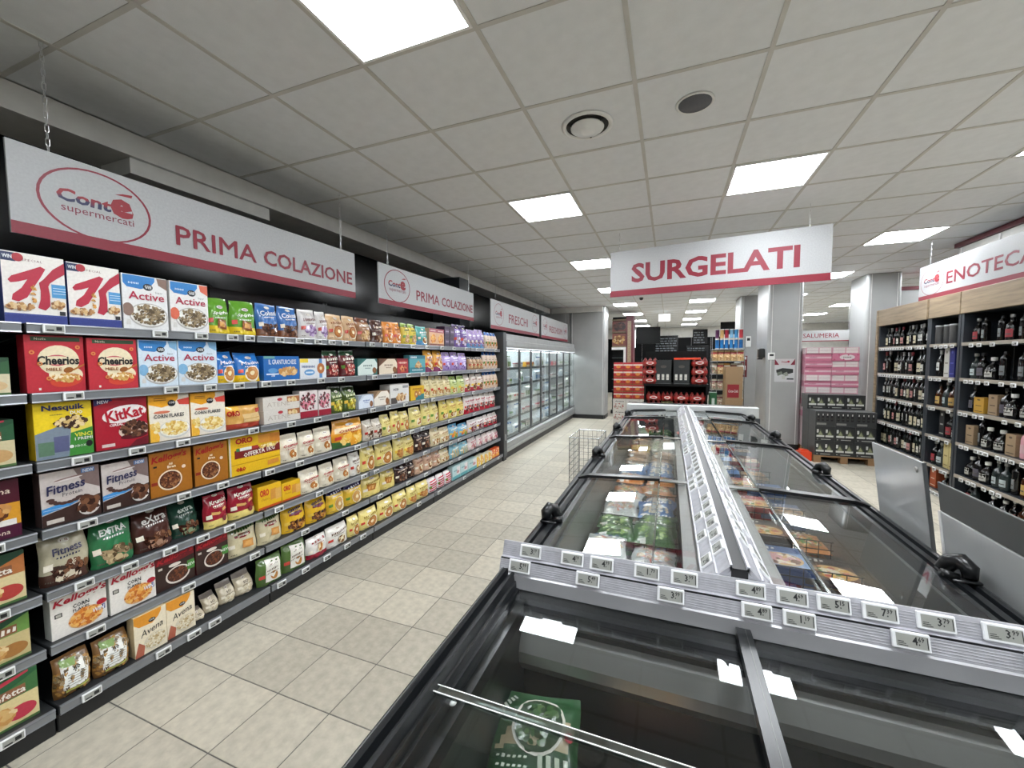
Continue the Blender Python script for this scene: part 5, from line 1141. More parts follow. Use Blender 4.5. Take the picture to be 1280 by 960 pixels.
# ---- boards leaning against the right side of the freezer
M_GBRD = pmat('grey_gloss_board', '#a9abaa', 0.16, var=.03); M_DBRD = pmat('dark_matt_board', '#4c4e4c', 0.5)
def leaning(name, label, parts):
    t = thing(name, label, 'panel')
    t.matrix_world = Matrix.Translation((1.066, 0, .003)) @ Matrix.Rotation(-math.atan(.128), 4, 'Y')
    for nm, mb, m in parts: mb.obj(nm, m, t)
    return t
leaning('leaning_board', 'pale grey glossy board leaning upright against the right freezer', [('board', MB().box(0, .008, 2.006, 2.426, 0, 1.203, b=.002), M_GBRD), ('edge_strip', MB().box(-.002, .010, 2.000, 2.006, 0, 1.203), M_DARK),
        ('knob', MB().tube([(-.001, 2.05, 1.165), (-.006, 2.05, 1.165)], [.012, .010], 12), M_FSTEEL)])
leaning('leaning_board', 'long grey board with dark upper band leaning near the right edge', [('board', MB().box(0, .008, 1.36, 1.922, 0, 1.042, b=.002), M_GBRD), ('upper_band', MB().box(.001, .009, 1.36, 1.926, 1.044, 1.153, b=.002), M_DBRD), ('edge_strip', MB().box(-.002, .010, 1.9225, 1.934, 0, 1.043), M_WHITE)])

# ---- wire basket standing in the aisle beside the freezer
wb_ = thing('wire_basket', 'tall bright wire basket standing beside the left freezer', 'basket', (-.70, 3.78, 0))
bw, bd, bh = .13, .22, .90
def wires(horiz, face):
    m = MB()
    if face in 'LR':
        x = -bw if face == 'L' else bw
        for k in range(9): y = -bd+2*bd*k/8; m.box(x-.0015, x+.0015, y-.0015, y+.0015, .10, bh)
        for k in range(14): z = .10+(bh-.10)*k/13; m.box(x-.0015, x+.0015, -bd, bd, z-.0015, z+.0015)
    else:
        y = -bd if face == 'F' else bd
        for k in range(1, 6): x = -bw+2*bw*k/6; m.box(x-.0015, x+.0015, y-.0015, y+.0015, .10, bh)
        for k in range(14): z = .10+(bh-.10)*k/13; m.box(-bw, bw, y-.0015, y+.0015, z-.0015, z+.0015)
    return m
for f in 'LRFB': wires(0, f).obj('wire_panel', M_WIREW, wb_)
MB().tube([(-bw, -bd, bh), (bw, -bd, bh), (bw, bd, bh), (-bw, bd, bh), (-bw, -bd, bh)], .005, 6).obj('top_frame', M_WIREW, wb_)
for sx in (-bw, bw):
    for sy in (-bd, bd): MB().tube([(sx, sy, 0), (sx, sy, bh)], .004, 6).obj('leg', M_WIREW, wb_)
MB().box(-bw, bw, -bd, bd, .10, .105).obj('floor_tray', M_WIREW, wb_)
a_ = Art(.2, .28, '#cfa9ad'); a_.R(0, .7, 1, 1, '#b8606a').FOOD(.5, .4, .35, .25, ['#e9d9d4', '#a8505a'], 20, .08)
tag(link('paper_bag', bag(a_, .12, seed=4).mesh('paper_bag', M_FROZ, smooth=True, colors=True), None, (-.70, 3.66, .106), .2), 'pinkish bag inside the wire basket', 'bag')
# ================================================================== wine and spirits shelving
def wood_mat():
    m = bpy.data.materials.new('oak_board'); m.use_nodes = True; MATS['oak_board'] = m; nt = m.node_tree; L = nt.links.new; b = nt.nodes['Principled BSDF']
    tc = nt.nodes.new('ShaderNodeTexCoord'); mp = nt.nodes.new('ShaderNodeMapping'); mp.inputs['Scale'].default_value = (14, 1.2, 14); L(tc.outputs['Object'], mp.inputs['Vector'])
    n = nt.nodes.new('ShaderNodeTexNoise'); n.inputs['Scale'].default_value = 2.2; n.inputs['Detail'].default_value = 6; L(mp.outputs['Vector'], n.inputs['Vector'])
    cr = nt.nodes.new('ShaderNodeValToRGB'); cr.color_ramp.elements[0].position = .3; cr.color_ramp.elements[0].color = (*lin('#76654f'), 1); cr.color_ramp.elements[1].position = .7; cr.color_ramp.elements[1].color = (*lin('#9a866c'), 1)
    L(n.outputs['Fac'], cr.inputs['Fac']); L(cr.outputs['Color'], b.inputs['Base Color']); b.inputs['Roughness'].default_value = .5; return m
M_OAK = wood_mat(); M_WBACK = pmat('wine_back', '#14171b', 0.5); M_WSIDE = pmat('wine_divider', '#2a2f35', 0.45); M_WRAIL = pmat('wine_rail', '#8d8578', 0.4)
M_BOTG = pmat('bottle_glass_dark', '#0d1410', 0.06, spec=.6); M_BOTB = pmat('bottle_glass_black', '#0b0a0a', 0.05, spec=.6); M_BOTA = pmat('bottle_glass_amber', '#3a1c0a', 0.06, spec=.6); M_BOTC = pmat('bottle_clear', '#2c3433', 0.08, spec=.6); M_PINK = pmat('bottle_pink', '#d9a0a8', 0.2)
M_PAPER = print_mat('bottle_label', 0.6)
WX = 2.9; WB = [(6.41, 7.60), (5.85, 6.33), (4.40, 5.76)]
WL = [1.75, 1.375, 1.03, .685, .34, .06]
WNAME = ['far wine bay', 'narrow middle bay', 'near spirits bay']; WSN = ['top shelf', 'second shelf', 'third shelf', 'fourth shelf', 'fifth shelf', 'lowest shelf']
wtag = price_tag(None, .058, .036).mesh('price_tag', TAGM)
rn = random.Random(9)
for bi, (ya, yb) in enumerate(WB):
    t = thing('wine_shelf', ['far oak trimmed wine bay filled with dark bottles', 'narrow wine bay between two dark dividers', 'near spirits bay at the right edge of the photo'][bi], 'shelf', (WX, ya, 0), 0, 'wine shelving bays')
    Lh = yb-ya
    MB().box(.40, .42, 0, Lh, 0, 2.06).obj('back_panel', M_WBACK, t)
    MB().box(.0, .40, Lh+.001, Lh+.039, 0, 2.06).obj('divider', M_WSIDE, t); MB().box(.0, .40, -.039, -.001, 0, 2.06).obj('divider', M_WSIDE, t)
    MB().box(-.015, .02, -.04 if bi else -.0, Lh+.04, 2.062, 2.30, b=.004).obj('fascia', M_OAK, t)
    if bi == 0: MB().box(-.02, .42, Lh+.041, Lh+.085, 0, 2.30, b=.003).obj('end_post', M_OAK, t)
    MB().box(.02, .42, -.04, Lh+.04, 2.062, 2.08).obj('top_board', M_WSIDE, t)
    for k, z in enumerate(WL):
        s = MB().box(.0, .40, .002, Lh-.002, -.03, .0).obj('shelf', M_WSIDE, t, loc=(0, 0, z))
        MB().box(-.012, -.001, .002, Lh-.002, -.028, .006).obj('price_rail', M_WRAIL, s)
        y = .05
        while y < Lh-.05:
            if rn.random() < .85: link('price_tag', wtag, s, (-.022, y, -.030), -R90)
            y += .066 if bi == 0 else .06+.10*rn.random()
PW = [(.036, 0), (.038, .01), (.038, .17), (.033, .20), (.016, .235), (.014, .25), (.014, .285), (.016, .286), (.016, .30), (0, .301)]
PL = [(.045, 0), (.047, .012), (.047, .14), (.040, .175), (.017, .20), (.015, .245), (.018, .246), (.018, .275), (0, .276)]
PB = [(.034, 0), (.036, .01), (.036, .20), (.034, .22), (.014, .245), (.013, .27), (0, .272)]
PD = [(.055, 0), (.06, .015), (.062, .09), (.05, .135), (.016, .165), (.015, .19), (.022, .192), (.022, .225), (0, .226)]
def band(prof, z0, z1, col, ang=1.6, n=7, ink='#55504a', line=True):
    """Paper label wrapped round the front of a bottle."""
    def rad(z): return float(np.interp(z, [p[1] for p in prof], [p[0] for p in prof]))+.0006
    mb = MB(); vs = []; fs = []
    zs = [z0, z0+(z1-z0)*.3, z0+(z1-z0)*.45, z1]
    for z in zs:
        for i in range(n+1): a = -R90-ang/2+ang*i/n; vs.append((rad(z)*math.cos(a), rad(z)*math.sin(a), z))
    cc = []
    for j in range(3):
        for i in range(n): q = j*(n+1)+i; fs.append((q, q+1, q+n+2, q+n+1)); cc.append(lin(ink) if (j == 1 and line and 0 < i < n-1) else lin(col))
    mb.add(vs, fs, cc); return mb.mesh('label', M_PAPER, colors=True)
def capm(prof, i0, m): pr = prof[i0:]; return MB().lathe([(r+.0012 if r else 0, z+(.001 if r == 0 else 0)) for r, z in pr], 12).mesh('cap', m)
M_CAPR = pmat('cap_red', '#6a1a22', .4); M_CAPK = pmat('cap_black', '#151515', .35); M_CAPS = pmat('cap_silver', '#a8a8a6', .3, metal=.7); M_CAPW = pmat('cap_white', '#d9d8d2', .4)
def bt(prof, m, cap, ci, lab): return (MB().lathe(prof, 14).mesh('bottle', m, smooth=True), capm(prof, ci, cap), lab)
BT = {'dark wine bottle with white label': bt(PW, M_BOTG, M_CAPK, 5, band(PW, .05, .13, '#e2ded3')), 'dark wine bottle with cream label': bt(PW, M_BOTG, M_CAPK, 5, band(PW, .04, .15, '#d2c6a8', 1.9)),
      'black wine bottle with narrow label': bt(PW, M_BOTB, M_CAPS, 5, band(PW, .07, .16, '#c9c9c4', 1.0)), 'dark wine bottle with pinkish label': bt(PW, M_BOTB, M_CAPR, 5, band(PW, .05, .14, '#c58a86')),
      'squat dark liqueur bottle with pale label': bt(PD, M_BOTB, M_CAPW, 5, band(PD, .03, .10, '#b9b7ae', 1.7)), 'amber spirit bottle with tan label': bt(PL, M_BOTA, M_CAPK, 5, band(PL, .03, .12, '#c9a45a', 1.8)),
      'black spirit bottle with dark label': bt(PL, M_BOTB, M_CAPK, 5, band(PL, .04, .12, '#5a5560', 1.6)), 'slim black bottle with grey label': bt(PB, M_BOTB, M_CAPK, 4, band(PB, .05, .14, '#7c7f80', 1.3)),
      'dark spirit bottle with red label': bt(PL, M_BOTB, M_CAPS, 5, band(PL, .04, .125, '#9a3038', 1.7)), 'clear spirit bottle': bt(PL, M_BOTC, M_CAPS, 5, band(PL, .04, .11, '#b9c4c4', 1.5)), 'pink liqueur bottle': bt(PW, M_PINK, M_CAPW, 5, band(PW, .05, .13, '#e0b4b8', 1.4, line=False))}
WINE = list(BT)[:4]*2+['black wine bottle with narrow label']; SPIR = list(BT)[4:10]
cnt_ = {}
plan_w = []
def gift(name, c1, c2, w, h, d=.085):
    a = Art(w, h, c1); a.R(.1, .1, .9, .14, c2).E(.5, .85, .18, .05, c2).R(.2, .45, .8, .5, c2); return carton(a, d, c1).mesh('gift_box', M_PAPER, colors=True)
GB = {'tall white gift box': (gift('w', '#d9d6cc', '#8a8478', .09, .335), .1), 'tall royal blue gift box': (gift('b', '#23297f', '#5a60b8', .09, .335), .1), 'cream gift tin': (gift('c', '#c9b87f', '#8a7a44', .09, .30), .1), 'orange gift box': (gift('o', '#b0542c', '#e6d9c4', .12, .22), .13), 'yellow gift box': (gift('y', '#c99a35', '#6a4a1c', .14, .16), .15), 'grey gift tube': (MB().lathe([(.04, 0), (.04, .20), (.042, .201), (.042, .22), (0, .221)], 16, cols=['#77787a', '#a9aaac', '#a9aaac', '#a9aaac']).mesh('gift_tube', M_PAPER, smooth=True, colors=True), .115), 'tan gift box': (gift('t', '#a98f6f', '#5d4a34', .12, .2), .13), 'black gift box': (gift('k', '#17171a', '#b9b7ae', .09, .30), .1)}
SPECIAL = {(1, 0): ['grey gift tube']*4, (1, 1): [None, 'tall white gift box', 'tall royal blue gift box', None], (1, 3): ['black gift box', 'black gift box', None], (1, 4): [None, None, 'cream gift tin', 'cream gift tin'], (1, 5): ['orange gift box', None, None, 'orange gift box'],
           (2, 2): [None, 'yellow gift box', 'tan gift box', None, None], (2, 3): ['tan gift box', None, None, None, 'tan gift box', 'pink liqueur bottle'], (2, 0): [None, None, None, None, None, None, 'tan gift box'], (2, 4): [None]*8+['yellow gift box', 'tan gift box']}
for bi, (ya, yb) in enumerate(WB):
    for k, z in enumerate(WL):
        sp_l = SPECIAL.get((bi, k), []); y = yb-.055; i = 0; row = []
        while y > ya+.05:
            key = sp_l[i] if i < len(sp_l) and sp_l[i] else None
            if key is None: key = rn.choice(WINE if (bi == 0 or (bi == 1 and k < 2)) else SPIR)
            if key in GB: wd = GB[key][1]
            else: wd = .086 if bi == 0 else .100 if key not in ('squat dark liqueur bottle with pale label',) else .132
            if y-wd/2 < ya+.01: break
            if rn.random() < .95: row.append((key, y-wd/2+.043 if bi == 0 else y-wd/2+.04))
            y -= wd+(.004 if bi == 0 else .012); i += 1
        tot = {}; num = {}
        for key, y in row: tot[key] = tot.get(key, 0)+1
        for key, y in row:
            j = num.get(key, 0); num[key] = j+1
            lab = '%s%s on the %s, %s' % (key, '' if tot[key] == 1 else ' number %d from left' % (j+1), WSN[k], WNAME[bi])
            lab = key+(', ' if tot[key] > 1 else ' ')+((ORD[j]+' ') if tot[key] > 1 else '')+'on '+WSN[k]+', '+WNAME[bi]
            loc = (WX+.075+rn.random()*.03, y, z+.0005)
            if key in GB:
                tag(link('gift_box', GB[key][0], None, (loc[0]-.03, y, z+.0005), -R90), lab, 'gift box', 'packs on the wine shelving'); continue
            b_, c_, l_ = BT[key]; hmax = (WL[k-1] if k else 2.06)-z-.035; sc = min(rn.uniform(.95, 1.06), hmax/.305)
            o = thing('bottle', lab, 'bottle', loc, -R90+rn.uniform(-.3, .3), 'bottles on the wine shelving'); o.scale = (sc, sc, sc)
            link('glass', b_, o); link('cap', c_, o); link('label', l_, o)
# ================================================================== far part of the store
M_BK = print_mat('pack_print', 0.4); M_KRAFT = pmat('kraft_board', '#a98a66', 0.7, bump=.2); M_PALLET = pmat('pallet_wood', '#8a6a48', 0.7); M_ORG = pmat('orange_plastic', '#d9431f', 0.35); M_BDISP = pmat('display_black', '#0a0b0b', 0.5, spec=.2)
# ---- pallet with dark beer packs, pink packs behind
def pallet(label, x, y, w, d):
    t = thing('pallet', label, 'pallet', (x, y, 0))
    for k in range(5): MB().box(0, w, k*(d-.09)/4, k*(d-.09)/4+.09, .09, .11).obj('plank', M_PALLET, t)
    for k in range(3):
        for j in range(3): MB().box(k*(w-.09)/2, k*(w-.09)/2+.09, j*(d-.12)/2, j*(d-.12)/2+.12, 0, .09).obj('block', M_PALLET, t)
    return t
pallet('wooden pallet under the dark beer packs', 2.10, 7.44, .76, .70)
def f_beer(a):
    for k in range(2):
        x = .27+.46*k
        a.R(x-.19, .55, x-.09, .78, '#d9d9d2').P([(x-.2, .36), (x, .80), (x+.2, .36)], '#4d5340').P([(x-.1, .40), (x, .68), (x+.12, .40)], '#9a9f7a').R(x-.2, .26, x+.2, .38, '#dcdcd4')
    a.R(.1, .08, .16, .15, '#9a9a94').R(.3, .08, .8, .13, '#a9a9a2')
a = Art(.248, .226, '#2c2d2e'); f_beer(a); beer = carton(a, .33, '#4a4b4a').mesh('beer_pack', M_BK, colors=True)
def f_beertop(a):
    for k in range(4): a.R(.08+k*.23, .35, .20+k*.23, .85, '#0d0d0e').R(.11+k*.23, .72, .17+k*.23, .84, '#c9c9c2').DISC(.14+k*.23, .5, .05, '#3a3a36')
    a.R(.05, .08, .55, .22, '#8a8a84')
a = Art(.248, .226, '#38393a'); f_beertop(a); beer2 = carton(a, .33, '#4a4b4a', '#5a5b5a').mesh('beer_pack', M_BK, colors=True)
for lv in range(3):
    for c in range(3):
        for r in range(2):
            o = link('beer_pack', beer2 if lv == 2 else beer, None, (2.10+.13+c*.25, 7.445+r*.335, .1105+lv*.227))
            tag(o, 'dark beer pack, %s column, %s layer, %s row on the pallet' % (['left', 'middle', 'right'][c], ['lowest', 'middle', 'top'][lv], ['front', 'back'][r]), 'beer pack', 'beer packs on the pallet')
for c in range(3): tag(link('beer_pack', beer, None, (2.10+.13+c*.25-.02, 7.79, .1105+3*.227)), 'dark beer pack, %s one of the raised back row' % ['left', 'middle', 'right'][c], 'beer pack', 'beer packs on the pallet')
pallet('wooden pallet under the pink paper packs', 2.13, 8.16, .74, .70)
def f_pink(v):
    def f(a):
        if v == 0: a.E(.55, .5, .28, .36, '#e9dfe2').T('Scottex', .55, .5, .2, '#3a4a3a', .02, width=.3); [a.DISC(.08+.17*k, .2+.6*(k % 2), .03, '#c04a74') for k in range(6)]
        elif v == 1: [a.R(.04+.48*k, .06, .48+.48*k, .94, '#f1e8e6') for k in range(2)]; [a.R(.04+.48*k, .46, .48+.48*k, .52, '#dcb4bd') for k in range(2)]
        else: a.R(0, .35, 1, .6, '#e7c4cd'); a.T('carta', .3, .5, .2, '#b04468', .02, width=.3)
    return f
pk = []
for v_ in range(3):
    a = Art(.365, .10 if v_ else .125, ['#d67f9c', '#e0a9b8', '#d4809a'][v_]); f_pink(v_)(a); pk.append((carton(a, .33, ['#d67f9c', '#e3c9cd', '#d994a8'][v_]).mesh('paper_pack', M_BK, colors=True), .10 if v_ else .125))
z = .1105; lvl = 0
rp = random.Random(4)
while z < 1.72:
    v_ = [2, 1, 1, 2, 1, 2, 1, 1, 2, 1, 2, 1, 0, 1, 0][lvl % 15]; hh = pk[v_][1]
    for c in range(2):
        vv = rp.choice([1, 1, 2, v_])
        hq = pk[vv][1]; o = link('paper_pack', pk[vv][0], None, (2.315+c*.367, 8.17-.02*((lvl+c) % 2), z)); o.scale = (1, 1, hh/hq)
        tag(o, 'pink wrapped paper pack, %s column, %s layer from the floor' % (['left', 'right'][c], ORD[lvl] if lvl else 'first'), 'paper pack', 'pink paper packs on the pallet')
    z += hh+.001; lvl += 1
# ---- orange crate beside the pallet
oc = thing('orange_crate', 'orange plastic stand at the foot of the wide column', 'crate', (1.94, 7.5, 0))
MB().prism([(0, 0), (.26, 0), (.26, .11), (.0, .14)], 0, .15, 'x').obj('body', M_ORG, oc); MB().box(.02, .13, .04, .20, .136, .15).obj('ridge', M_ORG, oc)

# ---- things on the wide column
po = thing('poster', 'white poster with grey crates on the wide column', 'poster', (1.87, 8.297, 1.19))
a = Art(.30, .40, '#d9dadb'); a.R(0, .72, 1, 1, '#d9d3d4').P([(0, 1), (0, .74), (.22, .74)], '#8a2038').P([(1, 1), (1, .74), (.78, .74)], '#8a2038').T('Cont', .48, .87, .08, '#a8283c', .03, .1).DISC(.68, .88, .06, '#b01e3c')
a.P([(.08, .52), (.40, .60), (.92, .56), (.92, .40), (.50, .30), (.10, .40)], '#2a2d2c').P([(.12, .40), (.35, .46), (.42, .34), (.16, .26)], '#7d8478').P([(.45, .38), (.62, .44), (.70, .28), (.46, .22)], '#9aa094').P([(.35, .26), (.5, .3), (.55, .12), (.38, .12)], '#c9cdc4').R(.62, .10, .95, .16, '#33363a')
mb = MB(); mb.box(-.15, .15, 0, .003, 0, .40, lin('#d9dadb')); flat_art(mb, a, lambda u, v_, o: ((u-.5)*.30, -.0005-o, v_*.40)); mb.obj('sheet', M_BK, po, colors=True)
th = thing('wall_thermostat', 'small white control box on the wide column', 'thermostat', (1.665, 8.298, 1.575))
MB().box(-.052, .052, -.022, 0, 0, .125, b=.006).obj('case', M_WHITE, th); MB().box(-.03, .03, -.0235, -.022, .065, .10).obj('screen', M_INK, th)
sd = thing('soap_dispenser', 'black sanitizer dispenser on the left face of the wide column', 'dispenser', (1.598, 8.52, 1.58))
MB().box(-.10, 0, -.06, .06, .03, .20, b=.015).obj('case', M_CAPK, sd); MB().prism([(-.10, .03), (-.02, .03), (-.04, 0), (-.11, .0)], -.05, .05, 'y').obj('nozzle', M_CAPK, sd)
fs_ = thing('fire_sign', 'red and white fire extinguisher sign on the back column', 'sign', (1.51, 10.495, 1.18))
MB().box(0, .13, -.004, 0, 0, .48).obj('plate', M_CAPR, fs_); MB().box(.02, .11, -.0055, -.004, .40, .46).obj('field', M_WHITE, fs_); MB().box(.03, .10, -.0055, -.004, .16, .26).obj('field', M_WHITE, fs_)
cp = thing('control_panel', 'white keypad box on the column further back', 'keypad', (1.60, 10.497, 1.86)); MB().box(0, .10, -.03, 0, 0, .24, b=.005).obj('case', M_WHITE, cp); MB().box(.02, .08, -.032, -.03, .14, .2).obj('screen', M_INK, cp)

# ---- promotional island: black stepped stand, red drink bottles packs, dark wine cartons
ps = thing('promo_stand', 'black two tier promotional stand in the middle of the hall', 'display stand', (0, 8.0, 0))
MB().box(-.47, .68, 0, .5, 0, .66, b=.01).obj('lower_tier', M_BDISP, ps); MB().box(-.45, .66, .02, .48, 1.10, 1.14).obj('upper_shelf', M_BDISP, ps)
for sx in (-.44, .62): MB().box(sx, sx+.03, .04, .46, .66, 1.10).obj('post', M_BDISP, ps)
MB().box(-.44, .65, .46, .48, .66, 1.75).obj('back_board', M_BDISP, ps)
a = Art(.27, .44, '#2b2e2e'); a.R(.0, .0, 1, .02, '#6a6e6c').E(.5, .72, .2, .06, '#55504a')
for k in range(3): a.R(.09+k*.30, .16, .25+k*.30, .40, '#e2e0d6').R(.11+k*.30, .24, .23+k*.30, .26, '#6a6a66')
wc = carton(a, .25, '#232626').mesh('wine_carton', M_BK, colors=True)
for k, x in enumerate((-.10, .21)): tag(link('wine_carton', wc, None, (x, 8.06, 1.1405)), 'dark wine carton with three white labels, %s one on the stand' % ['left', 'right'][k], 'carton', 'wine cartons on the stand')
dp = MB()   # six bottles in red film
for i in range(3):
    for j in range(2): dp.lathe([(.04, 0), (.044, .02), (.044, .09), (.036, .115), (.014, .145), (.014, .16), (0, .161)], 8, (-.088+.088*i, .045+.088*j, 0), lin('#7d1c14'))
dp.box(-.134, .134, -.001, .178, .02, .10, lin('#a3241c'), b=.02)
qa = Art(.2, .07, '#b02a22'); qa.E(.5, .5, .34, .40, '#ecd9d2').E(.5, .5, .22, .22, '#c2362c'); flat_art(dp, qa, lambda u, v_, o: ((u-.5)*.2, -.0015-o, .025+v_*.07))
dpk = dp.mesh('drink_pack', M_BK, colors=True)
spots = [(-.34, 8.06, 1.1405), (-.34, 8.06, 1.302), (-.34, 8.06, 1.464), (.51, 8.06, 1.1405), (.51, 8.06, 1.302), (.51, 8.06, 1.464), (-.27, 8.05, .6605), (-.27, 8.05, .822), (.215, 8.05, .6605), (.215, 8.05, .822), (.485, 8.05, .6605), (.485, 8.05, .822), (-.028, 8.07, .822)]
DLAB = ['upper left, lowest', 'upper left, middle', 'upper left, top', 'upper right, lowest', 'upper right, middle', 'upper right, top', 'lower far left, bottom', 'lower far left, upper', 'lower centre, bottom', 'lower centre, upper', 'lower right, bottom', 'lower right, upper', 'lower between the others, upper']
for s_, l_ in zip(spots, DLAB): o = link('drink_pack', dpk, None, s_); o.scale = (.78 if s_[0] == -.028 else 1,)*1+(1, 1); tag(o, 'red drink pack on the black stand, '+l_, 'drink pack', 'red drink packs on the stand')
sa = Art(.22, .15, '#8a8460'); sa.FOOD(.5, .5, .45, .4, ['#a9a070', '#6f6a45', '#c9c09a', '#4f6a3a'], 40, .09)
tag(link('snack_bag', bag(sa, .15, seed=8).mesh('snack_bag', M_FROZ, smooth=True, colors=True), None, (-.028, 8.06, .6605)), 'olive snack bag between the red drink packs', 'bag')
ga = Art(.12, .3, '#1f5a33'); ga.R(.1, .2, .9, .6, '#5f8a5f').R(.3, .7, .7, .9, '#cfd9cf'); tag(link('green_crate', carton(ga, .2, '#1d4a2b').mesh('green_crate', M_BK, colors=True), None, (.745, 8.1, .0)), 'green bottle crate right of the stand', 'crate').scale = (1, 1, 3.3)
tag(MB().box(.08, .52, 8.05, 8.35, 1.5845, 1.62, b=.003).obj('orange_price_board', M_ORG), 'orange board lying across the top of the cartons', 'board')

# ---- panettone style red boxes and white boxes left of the stand
ra = Art(.20, .16, '#b3262c'); ra.R(0, .55, 1, .75, '#e3d3c4').E(.5, .4, .25, .2, '#d98a3a').R(0, 0, 1, .1, '#8a6a2a'); rbx = carton(ra, .2, '#9a1f26').mesh('cake_box', M_BK, colors=True)
wa = Art(.28, .24, '#dcd6cd'); wa.T('Acqua', .5, .78, .14, '#33302c', .02, .2, width=.7).FOOD(.5, .35, .4, .28, ['#b85a5a', '#c9b8a8', '#8a7a6a', '#e9e2d8'], 30, .06); wbx = carton(wa, .26, '#cfc8bd').mesh('white_carton', M_BK, colors=True)
k = 0
for c in range(3):
    for lv in range(3): tag(link('white_carton', wbx, None, (-1.02+c*.285, 9.2, .0005+lv*.241)), 'white printed carton, %s column, %s layer, under the red boxes' % (['left', 'middle', 'right'][c], ['lowest', 'middle', 'top'][lv]), 'carton', 'white cartons left of the stand')
for c in range(4):
    for lv in range(5 if c < 3 else 4): tag(link('cake_box', rbx, None, (-1.05+c*.205, 9.22, .7245+lv*.161)), 'red cake box, %s column, %s layer of the stack left of the stand' % (['first', 'second', 'third', 'fourth'][c], ['lowest', 'second', 'third', 'fourth', 'fifth'][lv]), 'box', 'red cake boxes left of the stand')
# ---- bakery kiosk front at the left
bk_ = thing('bakery_kiosk', 'wood framed bakery kiosk with bread pictures at the left of the hall', 'kiosk', (-1.60, 12.2, 0))
MB().box(0, .62, 0, .6, 0, .1).obj('plinth', M_SKIRT, bk_); MB().box(.42, .62, -.001, .6, .1, 2.85).obj('post', M_RED, bk_); MB().box(.46, .56, -.012, -.002, .1, 2.7).obj('oak_strip', M_OAK, bk_); MB().box(0, .42, .30, .6, .1, 2.85).obj('back', M_BDISP, bk_)
for z0, z1, fc_ in ((2.42, 2.72, ['#3a2420', '#5d3a30', '#2a1815']), (2.0, 2.36, ['#d9b070', '#b98045', '#e9cf9c', '#8a5a30'])):
    pa = Art(.40, z1-z0, '#4a3026' if z0 > 2.4 else '#a87a4c'); pa.FOOD(.5, .5, .42, .36, fc_, 30, .10); mb = MB(); mb.box(0, .41, .20, .24, z0, z1, lin('#8a5048')); flat_art(mb, pa, lambda u, v_, o, z0=z0, z1=z1: (.005+u*.40, .1995-o, z0+v_*(z1-z0))); mb.obj('bread_picture', M_BK, bk_, colors=True)
for z0 in (1.96, 2.38, 2.74): MB().box(0, .42, .18, .30, z0, z0+.035).obj('oak_rail', M_OAK, bk_)
MB().box(.34, .41, .10, .18, .1, 1.95).obj('door_frame', M_WHITE, bk_); MB().box(.0, .34, .10, .18, 1.88, 1.95).obj('door_frame', M_WHITE, bk_)
for k in range(5): MB().box(.0, .34, .20, .29, .35+k*.32, .37+k*.32).obj('shelf', M_DARK, bk_)
# ---- far counter fittings
tv = thing('menu_screen', 'bright white menu screen beside the kiosk post', 'screen', (-1.62, 17.0, 2.05)); M_SCR = pmat('screen_white', '#f2f2f2', .4, emit=2.0, var=0)
MB().box(0, .35, 0, .05, 0, .72).obj('case', M_BDISP, tv); MB().box(.01, .34, -.004, -.001, .01, .71).obj('display', M_SCR, tv); MB().tube([(.17, .025, .71), (.17, .025, CEIL-2.05)], .01, 6).obj('rod', M_BDISP, tv)
hp = thing('notice_board', 'dark board hanging beside the menu screen', 'board', (-1.25, 17.0, 2.2)); MB().box(0, .9, 0, .06, 0, .66, b=.01).obj('board', M_BDISP, hp)
for sx in (.1, .8): MB().tube([(sx, .03, .65), (sx, .03, CEIL-2.2)], .006, 6).obj('rod', M_BDISP, hp)
M_CHALK = pmat('chalk_print', '#6d7278', .7)
for i, (x0, z0, n, wd) in enumerate(((-.60, 1.95, 6, .9), (1.0, 2.3, 5, .5), (.75, 1.6, 5, .8))):
    t = thing('menu_board', ['chalk menu board on the black wall, left one', 'small chalk menu board on the black wall, upper right one', 'chalk menu board on the black wall, lower right one'][i], 'menu board', (x0, Y1-.05, z0))
    MB().box(-.05, wd+.05, 0, .028, -.05, n*.11+.05).obj('board', M_BLACKP, t)
    rr = random.Random(i); m = MB()
    for k in range(n):
        x = 0
        while x < wd-.1: l = .05+.12*rr.random(); m.box(x, min(x+l, wd), -.004, -.001, k*.11, k*.11+.045); x += l+.04
    m.obj('chalk_lines', M_CHALK, t)
es = thing('exit_sign', 'white lit hanging emergency sign above the black wall', 'sign', (-.16, 12.9, 2.72)); MB().box(-.16, .16, 0, .05, 0, .20, b=.006).obj('case', M_SCR, es); MB().tube([(0, .025, .2), (0, .025, .283)], .006, 6).obj('hanger', M_WHITE, es)
sb = thing('sign_board', 'small white section sign right of the black wall', 'sign', (1.82, 17.6, 2.15)); MB().box(0, 1.1, 0, .03, 0, .38).obj('board', M_WHITE, sb); MB().box(.0, 1.3, .04, .08, .36, .9).obj('black_holder', M_BDISP, sb)
cm = thing('ceiling_camera', 'small black dome camera on the far ceiling', 'camera', (-.62, 9.75, CEIL)); MB().lathe([(.05, .0), (.05, -.02), (.042, -.03), (.035, -.06), (0, -.075)], 14).obj('dome', M_CAPK, cm, smooth=True); MB().lathe([(.058, .001), (.058, -.012), (.05, -.014)], 14).obj('ring', M_WHITE, cm)

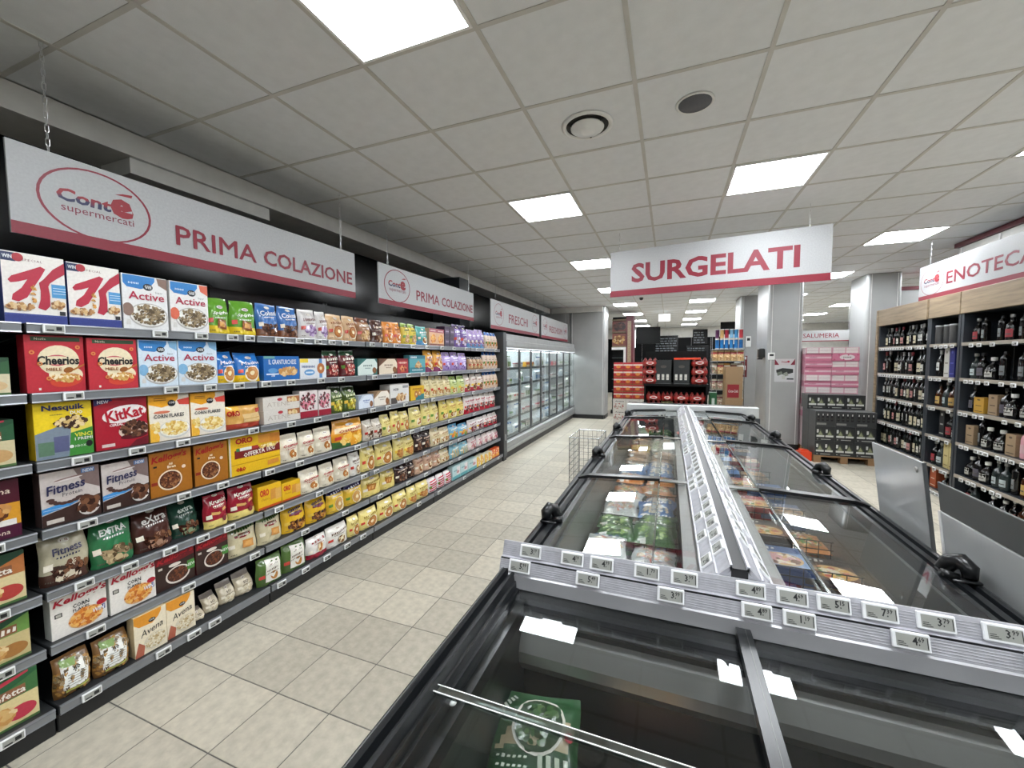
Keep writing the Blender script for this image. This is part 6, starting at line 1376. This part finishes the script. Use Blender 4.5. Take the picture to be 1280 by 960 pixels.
# ---- crisps and bread rack right of the stand, cardboard shippers at its foot
rk = thing('snack_rack', 'wire snack rack with tubes and bags in front of the back column', 'rack', (.82, 9.45, 0))
for k, z in enumerate((.30, .62, .95, 1.28, 1.55, 1.80)): MB().box(0, .62, 0, .35, z-.015, z, b=.003).obj('shelf', M_WIREW, rk)
for sx in (0.01, .61):
    for sy in (.01, .34): MB().tube([(sx, sy, 0), (sx, sy, 2.05)], .008, 6).obj('post', M_WIREW, rk)
def tube_me(c): return MB().lathe([(.037, 0), (.037, .02), (.037, .19), (.039, .191), (.039, .205), (0, .206)], 12, cols=['#c9c9c4', c, '#d9d9d4', '#d9d9d4', '#d9d9d4']).mesh('crisp_tube', M_BK, smooth=True, colors=True)
for lv, (z, cols) in enumerate(((1.8005, ['#2f7fc4', '#2f86cc', '#2a78bd', '#3a8acb', '#2f7fc4', '#2a6fb0']), (2.0075, ['#5a2a55', '#d9b070', '#a8283c', '#7fb4d6', '#4f9ad0', '#c9404a']))):
    for i, c in enumerate(cols): tag(link('crisp_tube', tube_me(c), None, (.93+i*.088, 9.55, z)), 'crisp tube, %s from left in the %s row of the snack rack' % (ORD[i] if i else 'first', ['lower', 'upper'][lv]), 'snack tube', 'crisp tubes')
bg = []
for i, (b0, f0) in enumerate((('#c9a878', NUT), ('#b5823c', ['#e9cf9c', '#8a5a30']), ('#b0a48c', ['#8a3a34', '#e0d4bc']), ('#9a8a74', ['#d9cbb0', '#5d6a4a', '#b04a4a']))):
    q = Art(.12, .22, b0); q.R(0, .7, 1, .85, ['#a8303a', '#e3d9c4', '#6a2a24', '#e6e0d4'][i]).FOOD(.5, .4, .4, .25, f0, 18, .1); bg.append(bag(q, .09, seed=i+2, nu=10, nv=12).mesh('snack_bag', M_FROZ, smooth=True, colors=True))
for k, z in enumerate((.3005, .6205, .9505, 1.2805, 1.5505)):
    for i in range(5): tag(link('snack_bag', bg[(k+i*(k % 2)) % 4], None, (.88+i*.122, 9.49, z)), 'snack bag, %s from left on the %s shelf of the snack rack' % (ORD[i] if i else 'first', ['lowest', 'second', 'third', 'fourth', 'fifth'][k]), 'snack bag', 'snack bags on the rack')
def ship(h, red):
    q = Art(.30, h, '#a98a66')
    if red: q.R(.12, .12, .80, .88, '#a0202c').T('Coca-Cola', .46, .50, .16, '#f0dcd8', .02, .25, width=.56)
    return carton(q, .25, '#94774f').mesh('shipping_carton', M_BK, colors=True)
for i, (h, rd, z) in enumerate(((.44, False, .0005), (.36, False, .441), (.34, True, .802), (.30, False, 1.143))):
    tag(link('shipping_carton', ship(h, rd), None, (1.17, 8.85, z), .06), ['lowest brown carton in the stack by the wide column', 'second brown carton in the stack by the wide column', 'brown carton with red drink logo in the stack', 'top brown carton in the stack by the wide column'][i], 'carton')
